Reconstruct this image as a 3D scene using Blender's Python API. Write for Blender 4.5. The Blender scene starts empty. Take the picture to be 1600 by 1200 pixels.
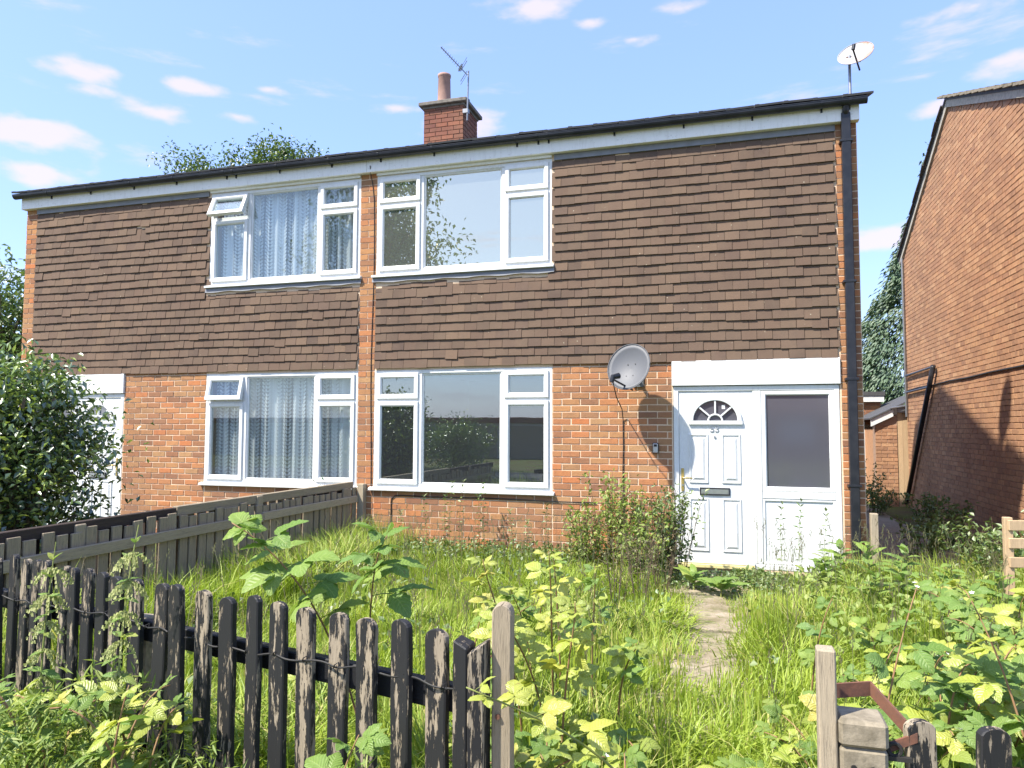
import bpy, bmesh, math, random
import numpy as np
from mathutils import Matrix, Vector, Euler, noise as mnoise
R = math.radians
random.seed(7); rng = np.random.default_rng(7)
S = bpy.context.scene
COL = S.collection

# ------------------------------------------------------------------ camera
cam_d = bpy.data.cameras.new('camera'); cam = bpy.data.objects.new('camera', cam_d); COL.objects.link(cam)
cam_d.sensor_width = 36.0; cam_d.lens = 1136.0/1600.0*36.0; cam_d.clip_end = 2000; cam_d.clip_start = 0.05
yaw, pitch, roll = R(16.6), R(3.46), R(0.17)
fw = Vector((-math.sin(yaw)*math.cos(pitch), math.cos(yaw)*math.cos(pitch), math.sin(pitch)))
rt = Vector((math.cos(yaw), math.sin(yaw), 0)); up = rt.cross(fw)
rt, up = rt*math.cos(roll)+up*math.sin(roll), up*math.cos(roll)-rt*math.sin(roll)
CAM = Vector((0, -8.5, 1.5))
cam.matrix_world = Matrix(((rt.x, up.x, -fw.x, CAM.x), (rt.y, up.y, -fw.y, CAM.y), (rt.z, up.z, -fw.z, CAM.z), (0, 0, 0, 1)))
S.camera = cam

# ------------------------------------------------------------------ sky, sun, exposure
SUN_DIR = Vector((1.0, 1.05, -2.0)).normalized()          # direction the light travels
W = bpy.data.worlds.new('World'); S.world = W; W.use_nodes = True
nt = W.node_tree; nt.nodes.clear()
def wn(t, **k):
    n = nt.nodes.new(t)
    for a, b in k.items(): setattr(n, a, b)
    return n
sky = wn('ShaderNodeTexSky', sky_type='NISHITA', sun_disc=False)
sky.sun_elevation = math.asin(-SUN_DIR.z); sky.sun_rotation = math.atan2(-SUN_DIR.x, -SUN_DIR.y)
sky.air_density = 1.0; sky.dust_density = 1.2; sky.ozone_density = 1.5
geo = wn('ShaderNodeTexCoord')
mp = wn('ShaderNodeMapping'); mp.inputs['Scale'].default_value = (3.0, 3.0, 15.0); mp.inputs['Location'].default_value = (1.3, 0.4, 2.1)
nz = wn('ShaderNodeTexNoise'); nz.inputs['Scale'].default_value = 2.1; nz.inputs['Detail'].default_value = 6; nz.inputs['Roughness'].default_value = 0.58
nt.links.new(geo.outputs['Generated'], mp.inputs['Vector']); nt.links.new(mp.outputs[0], nz.inputs['Vector'])
cr = wn('ShaderNodeMapRange', interpolation_type='SMOOTHSTEP'); cr.inputs['From Min'].default_value = 0.57; cr.inputs['From Max'].default_value = 0.78; cr.inputs['To Max'].default_value = 0.55
nt.links.new(nz.outputs['Fac'], cr.inputs['Value'])
# a few distinct wisps seen over the roofs
nw = wn('ShaderNodeTexNoise'); nw.inputs['Scale'].default_value = 14; nw.inputs['Detail'].default_value = 5
mw = wn('ShaderNodeMapping'); mw.inputs['Scale'].default_value = (1, 1, 2.4)
nt.links.new(geo.outputs['Generated'], mw.inputs['Vector']); nt.links.new(mw.outputs[0], nw.inputs['Vector'])
acc = cr.outputs[0]
wisps = [(-.687, .613, .393, .045), (-.682, .628, .376, .036), (-.645, .665, .367, .05), (-.606, .687, .40, .04), (-.531, .741, .41, .03), (-.728, .603, .322, .09), (-.399, .823, .405, .035),
         (-.224, .829, .512, .055), (-.154, .854, .496, .03), (-.055, .863, .501, .035), (-.568, .731, .377, .03), (-.105, .873, .477, .028), (.255, .856, .449, .06), (.24, .901, .362, .035), (.293, .871, .394, .05), (.195, .953, .23, .06),
         (-.33, .86, .39, .07), (-.75, .62, .29, .05)]
for x, y, z, r_ in wisps:
    v = Vector((x, y, z)).normalized()
    s = wn('ShaderNodeVectorMath', operation='SUBTRACT'); s.inputs[1].default_value = v
    nt.links.new(geo.outputs['Generated'], s.inputs[0])
    m = wn('ShaderNodeVectorMath', operation='MULTIPLY'); m.inputs[1].default_value = (1/r_, 1/r_, 3.6/r_)
    nt.links.new(s.outputs[0], m.inputs[0])
    l = wn('ShaderNodeVectorMath', operation='LENGTH'); nt.links.new(m.outputs[0], l.inputs[0])
    a = wn('ShaderNodeMath', operation='MULTIPLY_ADD'); a.inputs[1].default_value = 3.2; nt.links.new(nw.outputs['Fac'], a.inputs[0])
    a.inputs[2].default_value = -1.6
    a2 = wn('ShaderNodeMath', operation='ADD'); nt.links.new(a.outputs[0], a2.inputs[0]); nt.links.new(l.outputs['Value'], a2.inputs[1])
    c = wn('ShaderNodeMapRange', interpolation_type='SMOOTHSTEP'); c.inputs['From Min'].default_value = 1.05; c.inputs['From Max'].default_value = 0.1; c.inputs['To Max'].default_value = 0.8
    nt.links.new(a2.outputs[0], c.inputs['Value'])
    mx = wn('ShaderNodeMath', operation='MAXIMUM'); nt.links.new(acc, mx.inputs[0]); nt.links.new(c.outputs[0], mx.inputs[1]); acc = mx.outputs[0]
hz = wn('ShaderNodeMix', data_type='RGBA'); hz.inputs['Factor'].default_value = .55; hz.inputs['B'].default_value = (1.0, 1.55, 3.6, 1)   # thin even haze of a bright day
nt.links.new(sky.outputs[0], hz.inputs['A'])
mix = wn('ShaderNodeMix', data_type='RGBA'); mix.inputs['B'].default_value = (2.7, 2.4, 2.85, 1)
nt.links.new(acc, mix.inputs['Factor']); nt.links.new(hz.outputs['Result'], mix.inputs['A'])
bg = wn('ShaderNodeBackground'); bg.inputs['Strength'].default_value = 0.15
out = wn('ShaderNodeOutputWorld'); nt.links.new(mix.outputs['Result'], bg.inputs['Color']); nt.links.new(bg.outputs[0], out.inputs['Surface'])
sun_d = bpy.data.lights.new('sun', 'SUN'); sun_d.energy = 3.9; sun_d.angle = R(1.0); sun_d.color = (1.0, 0.94, 0.84)
sun = bpy.data.objects.new('sun', sun_d); COL.objects.link(sun); sun.rotation_euler = SUN_DIR.to_track_quat('-Z', 'Y').to_euler(); sun.location = (-10, -10, 20)
S.view_settings.view_transform = 'Standard'; S.view_settings.look = 'None'; S.view_settings.gamma = 1.0
S.view_settings.use_curve_mapping = False; S.view_settings.exposure = 1.4
S.cycles.max_bounces = 8; S.cycles.transparent_max_bounces = 24
try: S.cycles.use_denoising = True
except Exception: pass

# ------------------------------------------------------------------ material helpers
class NT:
    def __init__(s, name):
        s.m = bpy.data.materials.new(name); s.m.use_nodes = True; s.t = s.m.node_tree; s.t.nodes.clear()
        s.out = s.t.nodes.new('ShaderNodeOutputMaterial')
    def n(s, t, ins=None, **k):
        n = s.t.nodes.new(t)
        for a, b in k.items(): setattr(n, a, b)
        for a, b in (ins or {}).items():
            if hasattr(b, 'is_output'): s.t.links.new(b, n.inputs[a])
            else: n.inputs[a].default_value = b
        return n
    def math(s, op, a, b=None, c=None, clamp=False):
        n = s.t.nodes.new('ShaderNodeMath'); n.operation = op; n.use_clamp = clamp
        for i, v in enumerate((a, b, c)):
            if v is None: continue
            if hasattr(v, 'is_output'): s.t.links.new(v, n.inputs[i])
            else: n.inputs[i].default_value = v
        return n.outputs[0]
    def coord(s, which='Object', scale=(1, 1, 1), randloc=False):
        tc = s.n('ShaderNodeTexCoord'); v = tc.outputs[which]
        m = s.n('ShaderNodeMapping', {'Vector': v, 'Scale': scale})
        if randloc:
            oi = s.n('ShaderNodeObjectInfo'); r = s.math('MULTIPLY', oi.outputs['Random'], 37.0)
            cb = s.n('ShaderNodeCombineXYZ', {'X': r, 'Y': r, 'Z': r}); s.t.links.new(cb.outputs[0], m.inputs['Location'])
        return m.outputs[0]
    def noise(s, vec, scale, detail=4, rough=.55):
        return s.n('ShaderNodeTexNoise', {'Vector': vec, 'Scale': scale, 'Detail': detail, 'Roughness': rough}).outputs['Fac']
    def ramp(s, fac, stops, interp='LINEAR'):
        r = s.n('ShaderNodeValToRGB', {'Fac': fac}); cr = r.color_ramp; cr.interpolation = interp
        while len(cr.elements) < len(stops): cr.elements.new(0.5)
        for e, (p, c) in zip(cr.elements, stops):
            e.position = p; e.color = (c[0], c[1], c[2], 1) if not isinstance(c, float) else (c, c, c, 1)
        return r.outputs['Color']
    def mixc(s, f, a, b, blend='MIX'):
        n = s.n('ShaderNodeMix', data_type='RGBA', blend_type=blend)
        for k, v in (('Factor', f), ('A', a), ('B', b)):
            if hasattr(v, 'is_output'): s.t.links.new(v, n.inputs[k])
            else: n.inputs[k].default_value = (v[0], v[1], v[2], 1) if isinstance(v, tuple) else v
        return n.outputs['Result']
    def rng(s, v, a, b, c=0., d=1.):
        return s.n('ShaderNodeMapRange', {'Value': v, 'From Min': a, 'From Max': b, 'To Min': c, 'To Max': d}).outputs[0]
    def bump(s, h, strength=.3, dist=.01):
        return s.n('ShaderNodeBump', {'Height': h, 'Strength': strength, 'Distance': dist}).outputs[0]
    def princ(s, color, rough=.6, normal=None, spec=.4, metal=0., **k):
        p = s.n('ShaderNodeBsdfPrincipled')
        for nm, v in (('Base Color', color), ('Roughness', rough), ('Metallic', metal), ('Specular IOR Level', spec)):
            if hasattr(v, 'is_output'): s.t.links.new(v, p.inputs[nm])
            else: p.inputs[nm].default_value = (v[0], v[1], v[2], 1) if isinstance(v, tuple) else v
        if normal is not None: s.t.links.new(normal, p.inputs['Normal'])
        return p.outputs[0]
    def done(s, sh):
        s.t.links.new(sh, s.out.inputs['Surface']); return s.m
    def rnd(s):       # one random number per object, and per piece inside a joined mesh
        a = s.n('ShaderNodeAttribute', attribute_name='rnd'); o = s.n('ShaderNodeObjectInfo')
        return s.math('FRACT', s.math('ADD', a.outputs['Fac'], o.outputs['Random']))

M = {}
def brick_mat(name, stops, spots=0.35):
    t = NT(name); r = t.rnd(); P = t.coord('Object'); G = t.n('ShaderNodeNewGeometry').outputs['Position']
    base = t.ramp(r, stops)
    n1 = t.noise(G, 90, 5, .7); n2 = t.noise(G, 14, 3); n3 = t.noise(G, 1.1, 4)
    c = t.mixc(t.rng(n1, .35, .75, 0, .4), base, (.62, .42, .3), 'MULTIPLY')
    c = t.mixc(t.rng(n2, .5, .75, 0, spots), c, (.13, .075, .05))
    c = t.mixc(t.rng(n3, .45, .7, 0, .4), c, (.30, .17, .10)); c = t.mixc(t.rng(t.noise(G, .45, 5, .65), .5, .72, 0, .45), c, (.16, .10, .07))
    sp = t.n('ShaderNodeTexVoronoi', {'Vector': G, 'Scale': 55.0}).outputs['Distance']
    c = t.mixc(t.rng(sp, .08, .04, 0, .45), c, (.55, .45, .36))
    h = t.math('ADD', n1, t.math('MULTIPLY', n2, 1.5))
    return t.done(t.princ(c, .9, t.bump(h, .55, .004), .2))
M['brick'] = brick_mat('red_brick', [(0, (.40, .185, .085)), (.15, (.25, .125, .075)), (.3, (.45, .23, .10)), (.45, (.36, .20, .10)), (.6, (.47, .20, .085)), (.75, (.29, .145, .082)), (.88, (.44, .26, .125)), (1, (.50, .18, .07))])
M['brick_n'] = brick_mat('weathered_brick', [(0, (0.47, 0.263, 0.146)), (0.2, (0.347, 0.196, 0.119)), (0.4, (0.526, 0.302, 0.162)), (0.6, (0.414, 0.224, 0.13)), (0.8, (0.538, 0.325, 0.184)), (1, (0.37, 0.202, 0.119))], .5)
M['brick_c'] = brick_mat('sooty_brick', [(0, (.25, .10, .07)), (.3, (.17, .075, .06)), (.6, (.30, .12, .075)), (1, (.20, .09, .065))], .75)
def simple(name, col, rough=.6, nscale=25, amt=.15, bump=.1, spec=.4, metal=0., dark=(.1, .09, .08)):
    t = NT(name); G = t.n('ShaderNodeNewGeometry').outputs['Position']
    n = t.noise(G, nscale, 5, .6); c = t.mixc(t.rng(n, .4, .75, 0, amt), col, dark)
    return t.done(t.princ(c, rough, t.bump(n, bump, .004) if bump else None, spec, metal))
M['mortar'] = simple('mortar', (.72, .55, .39), .95, 60, .35, .4, .1, dark=(.4, .27, .2))
M['mortar_d'] = simple('dark_mortar', (.36, .24, .17), .95, 60, .4, .4, .1, dark=(.16, .11, .08))
def upvc():
    t = NT('white_upvc'); G = t.n('ShaderNodeNewGeometry').outputs['Position']
    n = t.noise(G, 3.0, 5, .7); n2 = t.noise(G, 40, 3); st = t.noise(t.n('ShaderNodeMapping', {'Vector': G, 'Scale': (16, 16, 1.1)}).outputs[0], 1.5, 6, .7)
    c = t.mixc(t.math('MULTIPLY', t.rng(n, .45, .75), t.rng(n2, .35, .8), clamp=True), (.68, .69, .68), (.46, .45, .38)); c = t.mixc(t.rng(st, .5, .78, 0, .35), c, (.46, .45, .39))
    return t.done(t.princ(c, .35, t.bump(n, .02, .01), .45))
M['upvc'] = upvc()
def painted_board():
    t = NT('white_painted_board'); G = t.n('ShaderNodeNewGeometry').outputs['Position']
    st = t.n('ShaderNodeMapping', {'Vector': G, 'Scale': (9, 9, 1.2)}).outputs[0]
    n = t.noise(st, 3, 6, .7); n2 = t.noise(G, 30, 4)
    c = t.mixc(t.rng(n, .5, .8, 0, .5), (.78, .78, .75), (.50, .49, .44)); c = t.mixc(t.rng(n2, .62, .75, 0, .4), c, (.3, .28, .25))
    return t.done(t.princ(c, .6, t.bump(n2, .1, .003), .3))
M['fascia'] = painted_board()
def tile_mat():
    t = NT('brown_concrete_tile'); r = t.rnd(); G = t.n('ShaderNodeNewGeometry').outputs['Position']
    c = t.ramp(r, [(0, (0.114, 0.075, 0.053)), (0.2, (0.14, 0.09, 0.062)), (0.4, (0.1, 0.068, 0.049)), (0.6, (0.148, 0.1, 0.067)), (0.8, (0.121, 0.08, 0.059)), (0.93, (0.172, 0.113, 0.074)), (1, (0.084, 0.057, 0.045))])
    n = t.noise(G, 160, 4, .7); n2 = t.noise(G, 2.2, 5, .65); n3 = t.noise(G, 18, 4)
    c = t.mixc(t.rng(n, .35, .7, 0, .4), c, (.075, .052, .04)); c = t.mixc(t.rng(n2, .4, .72, 0, .5), c, (.175, .12, .08))
    c = t.mixc(t.rng(n3, .55, .8, 0, .35), c, (.09, .075, .055))
    v = t.n('ShaderNodeTexVoronoi', {'Vector': G, 'Scale': 13.0, 'Randomness': 1.0}); k = t.noise(G, 5, 3)
    sp = t.math('MULTIPLY', t.rng(v.outputs['Distance'], .10, .06), t.rng(k, .52, .6), clamp=True)
    c = t.mixc(t.math('MULTIPLY', sp, .8), c, (.42, .38, .28))
    return t.done(t.princ(c, .85, t.bump(n, .35, .003), .25))
M['tile'] = tile_mat()
M['roof'] = simple('dark_roof_tile', (.06, .06, .065), .8, 20, .5, .4, dark=(.1, .1, .09))
M['lead'] = simple('lead_flashing', (.20, .21, .23), .6, 8, .5, .25, dark=(.12, .12, .13))
M['black'] = simple('black_plastic', (.012, .013, .017), .35, 9, .35, .05, dark=(.05, .05, .055))
M['cable'] = simple('black_cable', (.012, .012, .012), .6, 9, .2, 0)
M['gutter'] = simple('black_gutter', (.013, .015, .022), .32, 4, .5, .05, dark=(.045, .048, .055))
M['pot'] = simple('clay_pot', (.36, .22, .17), .85, 6, .6, .3, dark=(.16, .11, .10))
M['concrete'] = simple('concrete', (.27, .23, .165), .95, 26, .85, 1.0, dark=(.10, .085, .055))
M['cement'] = simple('cement_cap', (.42, .39, .33), .95, 20, .6, .6, dark=(.12, .12, .09))
M['cap'] = simple('sooty_coping', (.20, .18, .15), .95, 14, .8, .8, dark=(.07, .065, .055))
M['metal'] = simple('grey_metal', (.28, .29, .30), .45, 20, .3, .05, metal=.8)
M['alu'] = simple('silver_metal', (.62, .63, .64), .3, 20, .15, 0, metal=.9)
M['gold'] = simple('brass', (.62, .47, .16), .3, 20, .15, 0, metal=.7)
M['cream_sill'] = simple('yellowed_sill', (.72, .62, .28), .45, 20, .3, .05, dark=(.4, .34, .2))
M['plaster'] = simple('pale_plaster', (.55, .52, .46), .9, 3, .25, .05, dark=(.4, .38, .33))
M['carpet'] = simple('brown_carpet', (.16, .12, .09), .95, 20, .4, .2)
M['rust'] = simple('rusty_steel', (.17, .075, .045), .85, 30, .6, .5, dark=(.06, .04, .035))
M['dish_grey'] = simple('grey_dish', (.10, .105, .115), .55, 5, .2, .03, dark=(.11, .11, .12))
def dish_rusty():
    t = NT('rust_stained_dish'); P = t.coord('Object'); n = t.noise(P, 5, 5, .7)
    sx = t.n('ShaderNodeSeparateXYZ', {'Vector': P}); f = t.math('MULTIPLY', t.rng(n, .42, .62), t.rng(sx.outputs['X'], -.05, .1), clamp=True)
    return t.done(t.princ(t.mixc(t.math('MULTIPLY', f, .8), (.34, .34, .35), (.30, .16, .10)), .6))
M['dish_rust'] = dish_rusty()
def wood(name, a, b, dark, paint=None, scale=1.0, thr=.5):
    t = NT(name); P = t.coord('Object', (26*scale, 26*scale, 1.6*scale), True); oi = t.n('ShaderNodeObjectInfo').outputs['Random']
    n = t.noise(P, 2.2, 8, .65); n2 = t.noise(P, 9, 5, .7)
    c = t.mixc(t.rng(n, .3, .7), a, b); c = t.mixc(t.rng(n2, .52, .72, 0, .75), c, dark)
    c = t.mixc(t.math('MULTIPLY', oi, .25), c, (.5, .45, .4), 'MULTIPLY')
    h = n2; rough = .9
    if paint:
        Q = t.coord('Object', (22, 22, 3.2), True); p = t.noise(Q, 1.5, 8, .72); Q2 = t.coord('Object', (60, 60, 9), True); p2 = t.noise(Q2, 2, 4, .6)
        v = t.math('ADD', p, t.math('ADD', t.math('MULTIPLY', p2, .28), t.math('MULTIPLY', t.math('SUBTRACT', t.math('FRACT', t.math('MULTIPLY', oi, 7.3)), .5), .11)))
        msk = t.rng(v, thr+.005, thr+.03); c = t.mixc(msk, paint, c)
        h = t.math('SUBTRACT', t.math('MULTIPLY', n2, .4), t.math('MULTIPLY', msk, 1.6)); rough = t.rng(msk, 0, 1, .55, .92)
    return t.done(t.princ(c, rough, t.bump(h, .8, .004), .3))
M['picket'] = wood('peeling_black_paint_on_wood', (.36, .30, .215), (.25, .21, .155), (.08, .062, .045), (.022, .022, .023), 1, .668)
M['picket_peel'] = wood('mostly_bare_painted_wood', (.36, .30, .215), (.25, .21, .155), (.08, .062, .045), (.02, .02, .021), 1, .625)
M['rail_black'] = wood('black_painted_rail', (.35, .28, .2), (.3, .24, .18), (.1, .08, .06), (.014, .014, .016), 1, .82)
M['greywood'] = wood('weathered_grey_wood', (.42, .345, .24), (.31, .26, .185), (.09, .075, .058))
M['fenceboard'] = wood('weathered_fence_board', (.36, .29, .20), (.25, .21, .15), (.07, .058, .045))
M['fencedark'] = wood('dark_stained_board', (.06, .042, .034), (.04, .03, .026), (.015, .012, .011))
M['palewood'] = wood('pale_timber', (.55, .40, .24), (.45, .32, .19), (.3, .2, .12))
def glass(name, refl, tint, rough=0.0, body=None, bodyf=0.0, gcol=(.9, .98, .98)):
    t = NT(name); lw = t.n('ShaderNodeLayerWeight', {'Blend': .25}); f = t.math('ADD', t.math('MULTIPLY', lw.outputs['Fresnel'], .6), refl, clamp=True)
    G = t.n('ShaderNodeNewGeometry').outputs['Position']; nb = t.bump(t.noise(G, 1.6, 2), .015, .02)
    tr = t.n('ShaderNodeBsdfTransparent', {'Color': (*tint, 1)}).outputs[0]
    gl = t.n('ShaderNodeBsdfGlossy', {'Color': (*gcol, 1), 'Roughness': rough, 'Normal': nb}).outputs[0]
    if body:
        df = t.n('ShaderNodeBsdfDiffuse', {'Color': (*body, 1)}).outputs[0]; tr = t.n('ShaderNodeMixShader', {0: bodyf, 1: tr, 2: df}).outputs[0]
    return t.done(t.n('ShaderNodeMixShader', {0: f, 1: tr, 2: gl}).outputs[0])
M['glass_up'] = glass('sky_bright_glass', .52, (.55, .6, .6), 0, (.50, .54, .48), .28, gcol=(.92, .86, .68))  # pale body and mirror tint put bright sky reflection into the pane colour
M['glass_low'] = glass('window_glass', .20, (.66, .70, .70), 0, (.30, .32, .34), .06)
M['glass_net'] = glass('clear_glass', .06, (.93, .96, .96))
M['glass_dark'] = glass('frosted_dark_glass', .10, (.10, .10, .12), .08, (.10, .10, .12), .8)
def net_curtain():
    t = NT('leaf_net_curtain'); at = t.n('ShaderNodeAttribute', attribute_name='uvc'); sx = t.n('ShaderNodeSeparateXYZ', {'Vector': at.outputs['Vector']})
    u = t.math('DIVIDE', sx.outputs['X'], .105); v = sx.outputs['Y']
    a = t.math('ABSOLUTE', t.math('SUBTRACT', t.math('FRACT', u), .5))
    b = t.math('ABSOLUTE', t.math('SUBTRACT', t.math('FRACT', t.math('SUBTRACT', t.math('DIVIDE', v, .052), t.math('MULTIPLY', a, 1.5))), .5))
    wdt = t.math('MULTIPLY', .42, t.math('SINE', t.math('MULTIPLY', a, 7.2)))
    leaf = t.math('LESS_THAN', b, wdt)
    dn = t.noise(t.n('ShaderNodeMapping', {'Vector': at.outputs['Vector'], 'Scale': (7.0, .15, 1)}).outputs[0], 1.0, 3)
    al = t.math('MINIMUM', t.math('ADD', t.math('MULTIPLY', leaf, .5), t.rng(dn, .38, .60, .22, 1.0)), .98)
    d = t.n('ShaderNodeBsdfDiffuse', {'Color': (.93, .95, .97, 1)}).outputs[0]; tl = t.n('ShaderNodeBsdfTranslucent', {'Color': (.7, .75, .78, 1)}).outputs[0]
    df = t.n('ShaderNodeMixShader', {0: .2, 1: d, 2: tl}).outputs[0]; tr = t.n('ShaderNodeBsdfTransparent').outputs[0]
    return t.done(t.n('ShaderNodeMixShader', {0: al, 1: tr, 2: df}).outputs[0])
M['net'] = net_curtain()
def leafmat(name, stops, trans=.45, rough=.45, veins=False, gl=.06):
    t = NT(name); r = t.rnd(); c = t.ramp(r, stops); G = t.n('ShaderNodeNewGeometry').outputs['Position']
    c = t.mixc(t.rng(t.noise(G, 9, 3), .35, .7, 0, .35), c, (.62, .75, .35), 'MULTIPLY')
    nb = None
    if veins:
        at = t.n('ShaderNodeAttribute', attribute_name='uvc'); sx = t.n('ShaderNodeSeparateXYZ', {'Vector': at.outputs['Vector']})
        s_, w_ = sx.outputs['X'], t.math('ABSOLUTE', sx.outputs['Y'])
        k = t.math('ABSOLUTE', t.math('SUBTRACT', t.math('FRACT', t.math('SUBTRACT', t.math('MULTIPLY', s_, 8.0), t.math('MULTIPLY', w_, 2.2))), .5))
        bl = t.noise(G, 38, 4, .7); c = t.mixc(t.rng(bl, .62, .72, 0, .75), c, (.22, .13, .04)); c = t.mixc(t.rng(t.noise(G, 3.1, 3), .4, .7, 0, .25), c, (.13, .22, .06))
        side = t.rng(k, .10, .0); mid = t.rng(w_, .07, .02); vn = t.math('MAXIMUM', side, mid, clamp=True)
        c = t.mixc(t.math('MULTIPLY', vn, .35), c, (.42, .50, .18)); nb = t.bump(k, .6, .006)
    ins = {'Color': c}
    if nb is not None: ins['Normal'] = nb
    d = t.n('ShaderNodeBsdfDiffuse', ins).outputs[0]
    tl = t.n('ShaderNodeBsdfTranslucent', {'Color': t.mixc(.5, c, (.9, 1.0, .25), 'MULTIPLY')}).outputs[0]
    mx = t.n('ShaderNodeMixShader', {0: trans, 1: d, 2: tl}).outputs[0]
    g = {'Roughness': rough, 'Color': (1, 1, 1, 1)}
    if nb is not None: g['Normal'] = nb
    gs = t.n('ShaderNodeBsdfGlossy', g).outputs[0]
    return t.done(t.n('ShaderNodeMixShader', {0: gl, 1: mx, 2: gs}).outputs[0])
M['grass'] = leafmat('long_grass', [(0, (0.199, 0.288, 0.032)), (0.3, (0.311, 0.415, 0.047)), (0.6, (0.397, 0.484, 0.063)), (0.85, (0.323, 0.437, 0.063)), (0.95, (0.546, 0.495, 0.158)), (1, (0.621, 0.53, 0.231))], .4, .55, False, .03)
M['bramble'] = leafmat('bramble_leaf', [(0, (.16, .27, .06)), (.35, (.22, .34, .08)), (.6, (.28, .38, .08)), (.85, (.19, .31, .09)), (1, (.36, .40, .07))], .42, .5, True, .022)
M['bramble_y'] = leafmat('yellow_green_bramble_leaf', [(0, (.38, .44, .06)), (.5, (.46, .50, .07)), (.9, (.54, .53, .09)), (1, (.50, .42, .07))], .4, .5, True, .05)
M['weed'] = leafmat('weed_leaf', [(0, (.10, .17, .045)), (.5, (.16, .23, .06)), (1, (.22, .27, .08))], .35, .5)
M['weed_br'] = leafmat('light_weed_leaf', [(0, (.20, .29, .06)), (.5, (.27, .35, .08)), (1, (.36, .40, .12))], .4, .55, False, .025)
M['dry'] = leafmat('dry_weed', [(0, (.16, .12, .06)), (.5, (.22, .19, .08)), (1, (.15, .17, .06))], .25, .7)
M['seed'] = leafmat('nettle_tassel', [(0, (.34, .36, .13)), (1, (.44, .45, .18))], .35, .7)
M['holly'] = leafmat('holly_leaf', [(0, (0.052, 0.091, 0.039)), (0.35, (0.091, 0.15, 0.052)), (0.6, (0.143, 0.215, 0.065)), (0.8, (0.286, 0.377, 0.091)), (1, (0.442, 0.52, 0.13))], .3, .3, False, .10)
M['treeleaf'] = leafmat('tree_leaf', [(0, (.06, .11, .03)), (.5, (.10, .16, .045)), (1, (.16, .22, .06))], .4, .4)
M['conifer'] = leafmat('conifer_spray', [(0, (.04, .085, .045)), (.5, (.065, .12, .06)), (1, (.10, .16, .075))], .2, .6)
M['flower'] = simple('white_petal', (.8, .78, .72), .7, 20, .1, 0)
M['stem_r'] = simple('reddish_cane', (.26, .14, .07), .7, 20, .4, .1, dark=(.2, .2, .06))
M['stem_g'] = simple('green_stem', (.20, .24, .06), .7, 20, .4, .1, dark=(.18, .12, .05))
M['stem_d'] = simple('brown_stem', (.13, .09, .055), .85, 20, .4, .1)
M['bark'] = simple('bark', (.16, .12, .085), .95, 15, .6, .6, dark=(.06, .05, .04))
def ground_mat():
    t = NT('earth_and_moss'); G = t.n('ShaderNodeNewGeometry').outputs['Position']; n = t.noise(G, 1.3, 6, .6); n2 = t.noise(G, 22, 5, .7)
    c = t.mixc(t.rng(n, .4, .62), (.10, .13, .035), (.11, .085, .05)); c = t.mixc(t.rng(n2, .4, .7, 0, .6), c, (.06, .06, .025))
    return t.done(t.princ(c, .95, t.bump(n2, .6, .03), .1))
M['ground'] = ground_mat()
def path_mat():
    t = NT('worn_concrete_path'); G = t.n('ShaderNodeNewGeometry').outputs['Position']; n = t.noise(G, 3.5, 6, .65); n2 = t.noise(G, 45, 5, .7)
    c = t.mixc(t.rng(n, .4, .65), (.37, .31, .235), (.21, .175, .11)); c = t.mixc(t.rng(n2, .5, .72, 0, .7), c, (.15, .125, .07)); c = t.mixc(t.rng(t.noise(G, 6, 5, .7), .52, .66, 0, .75), c, (.10, .12, .035))
    return t.done(t.princ(c, .95, t.bump(n2, .7, .015), .1))
M['path'] = path_mat()
M['asphalt'] = simple('asphalt', (.06, .06, .06), .9, 60, .3, .3)

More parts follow.
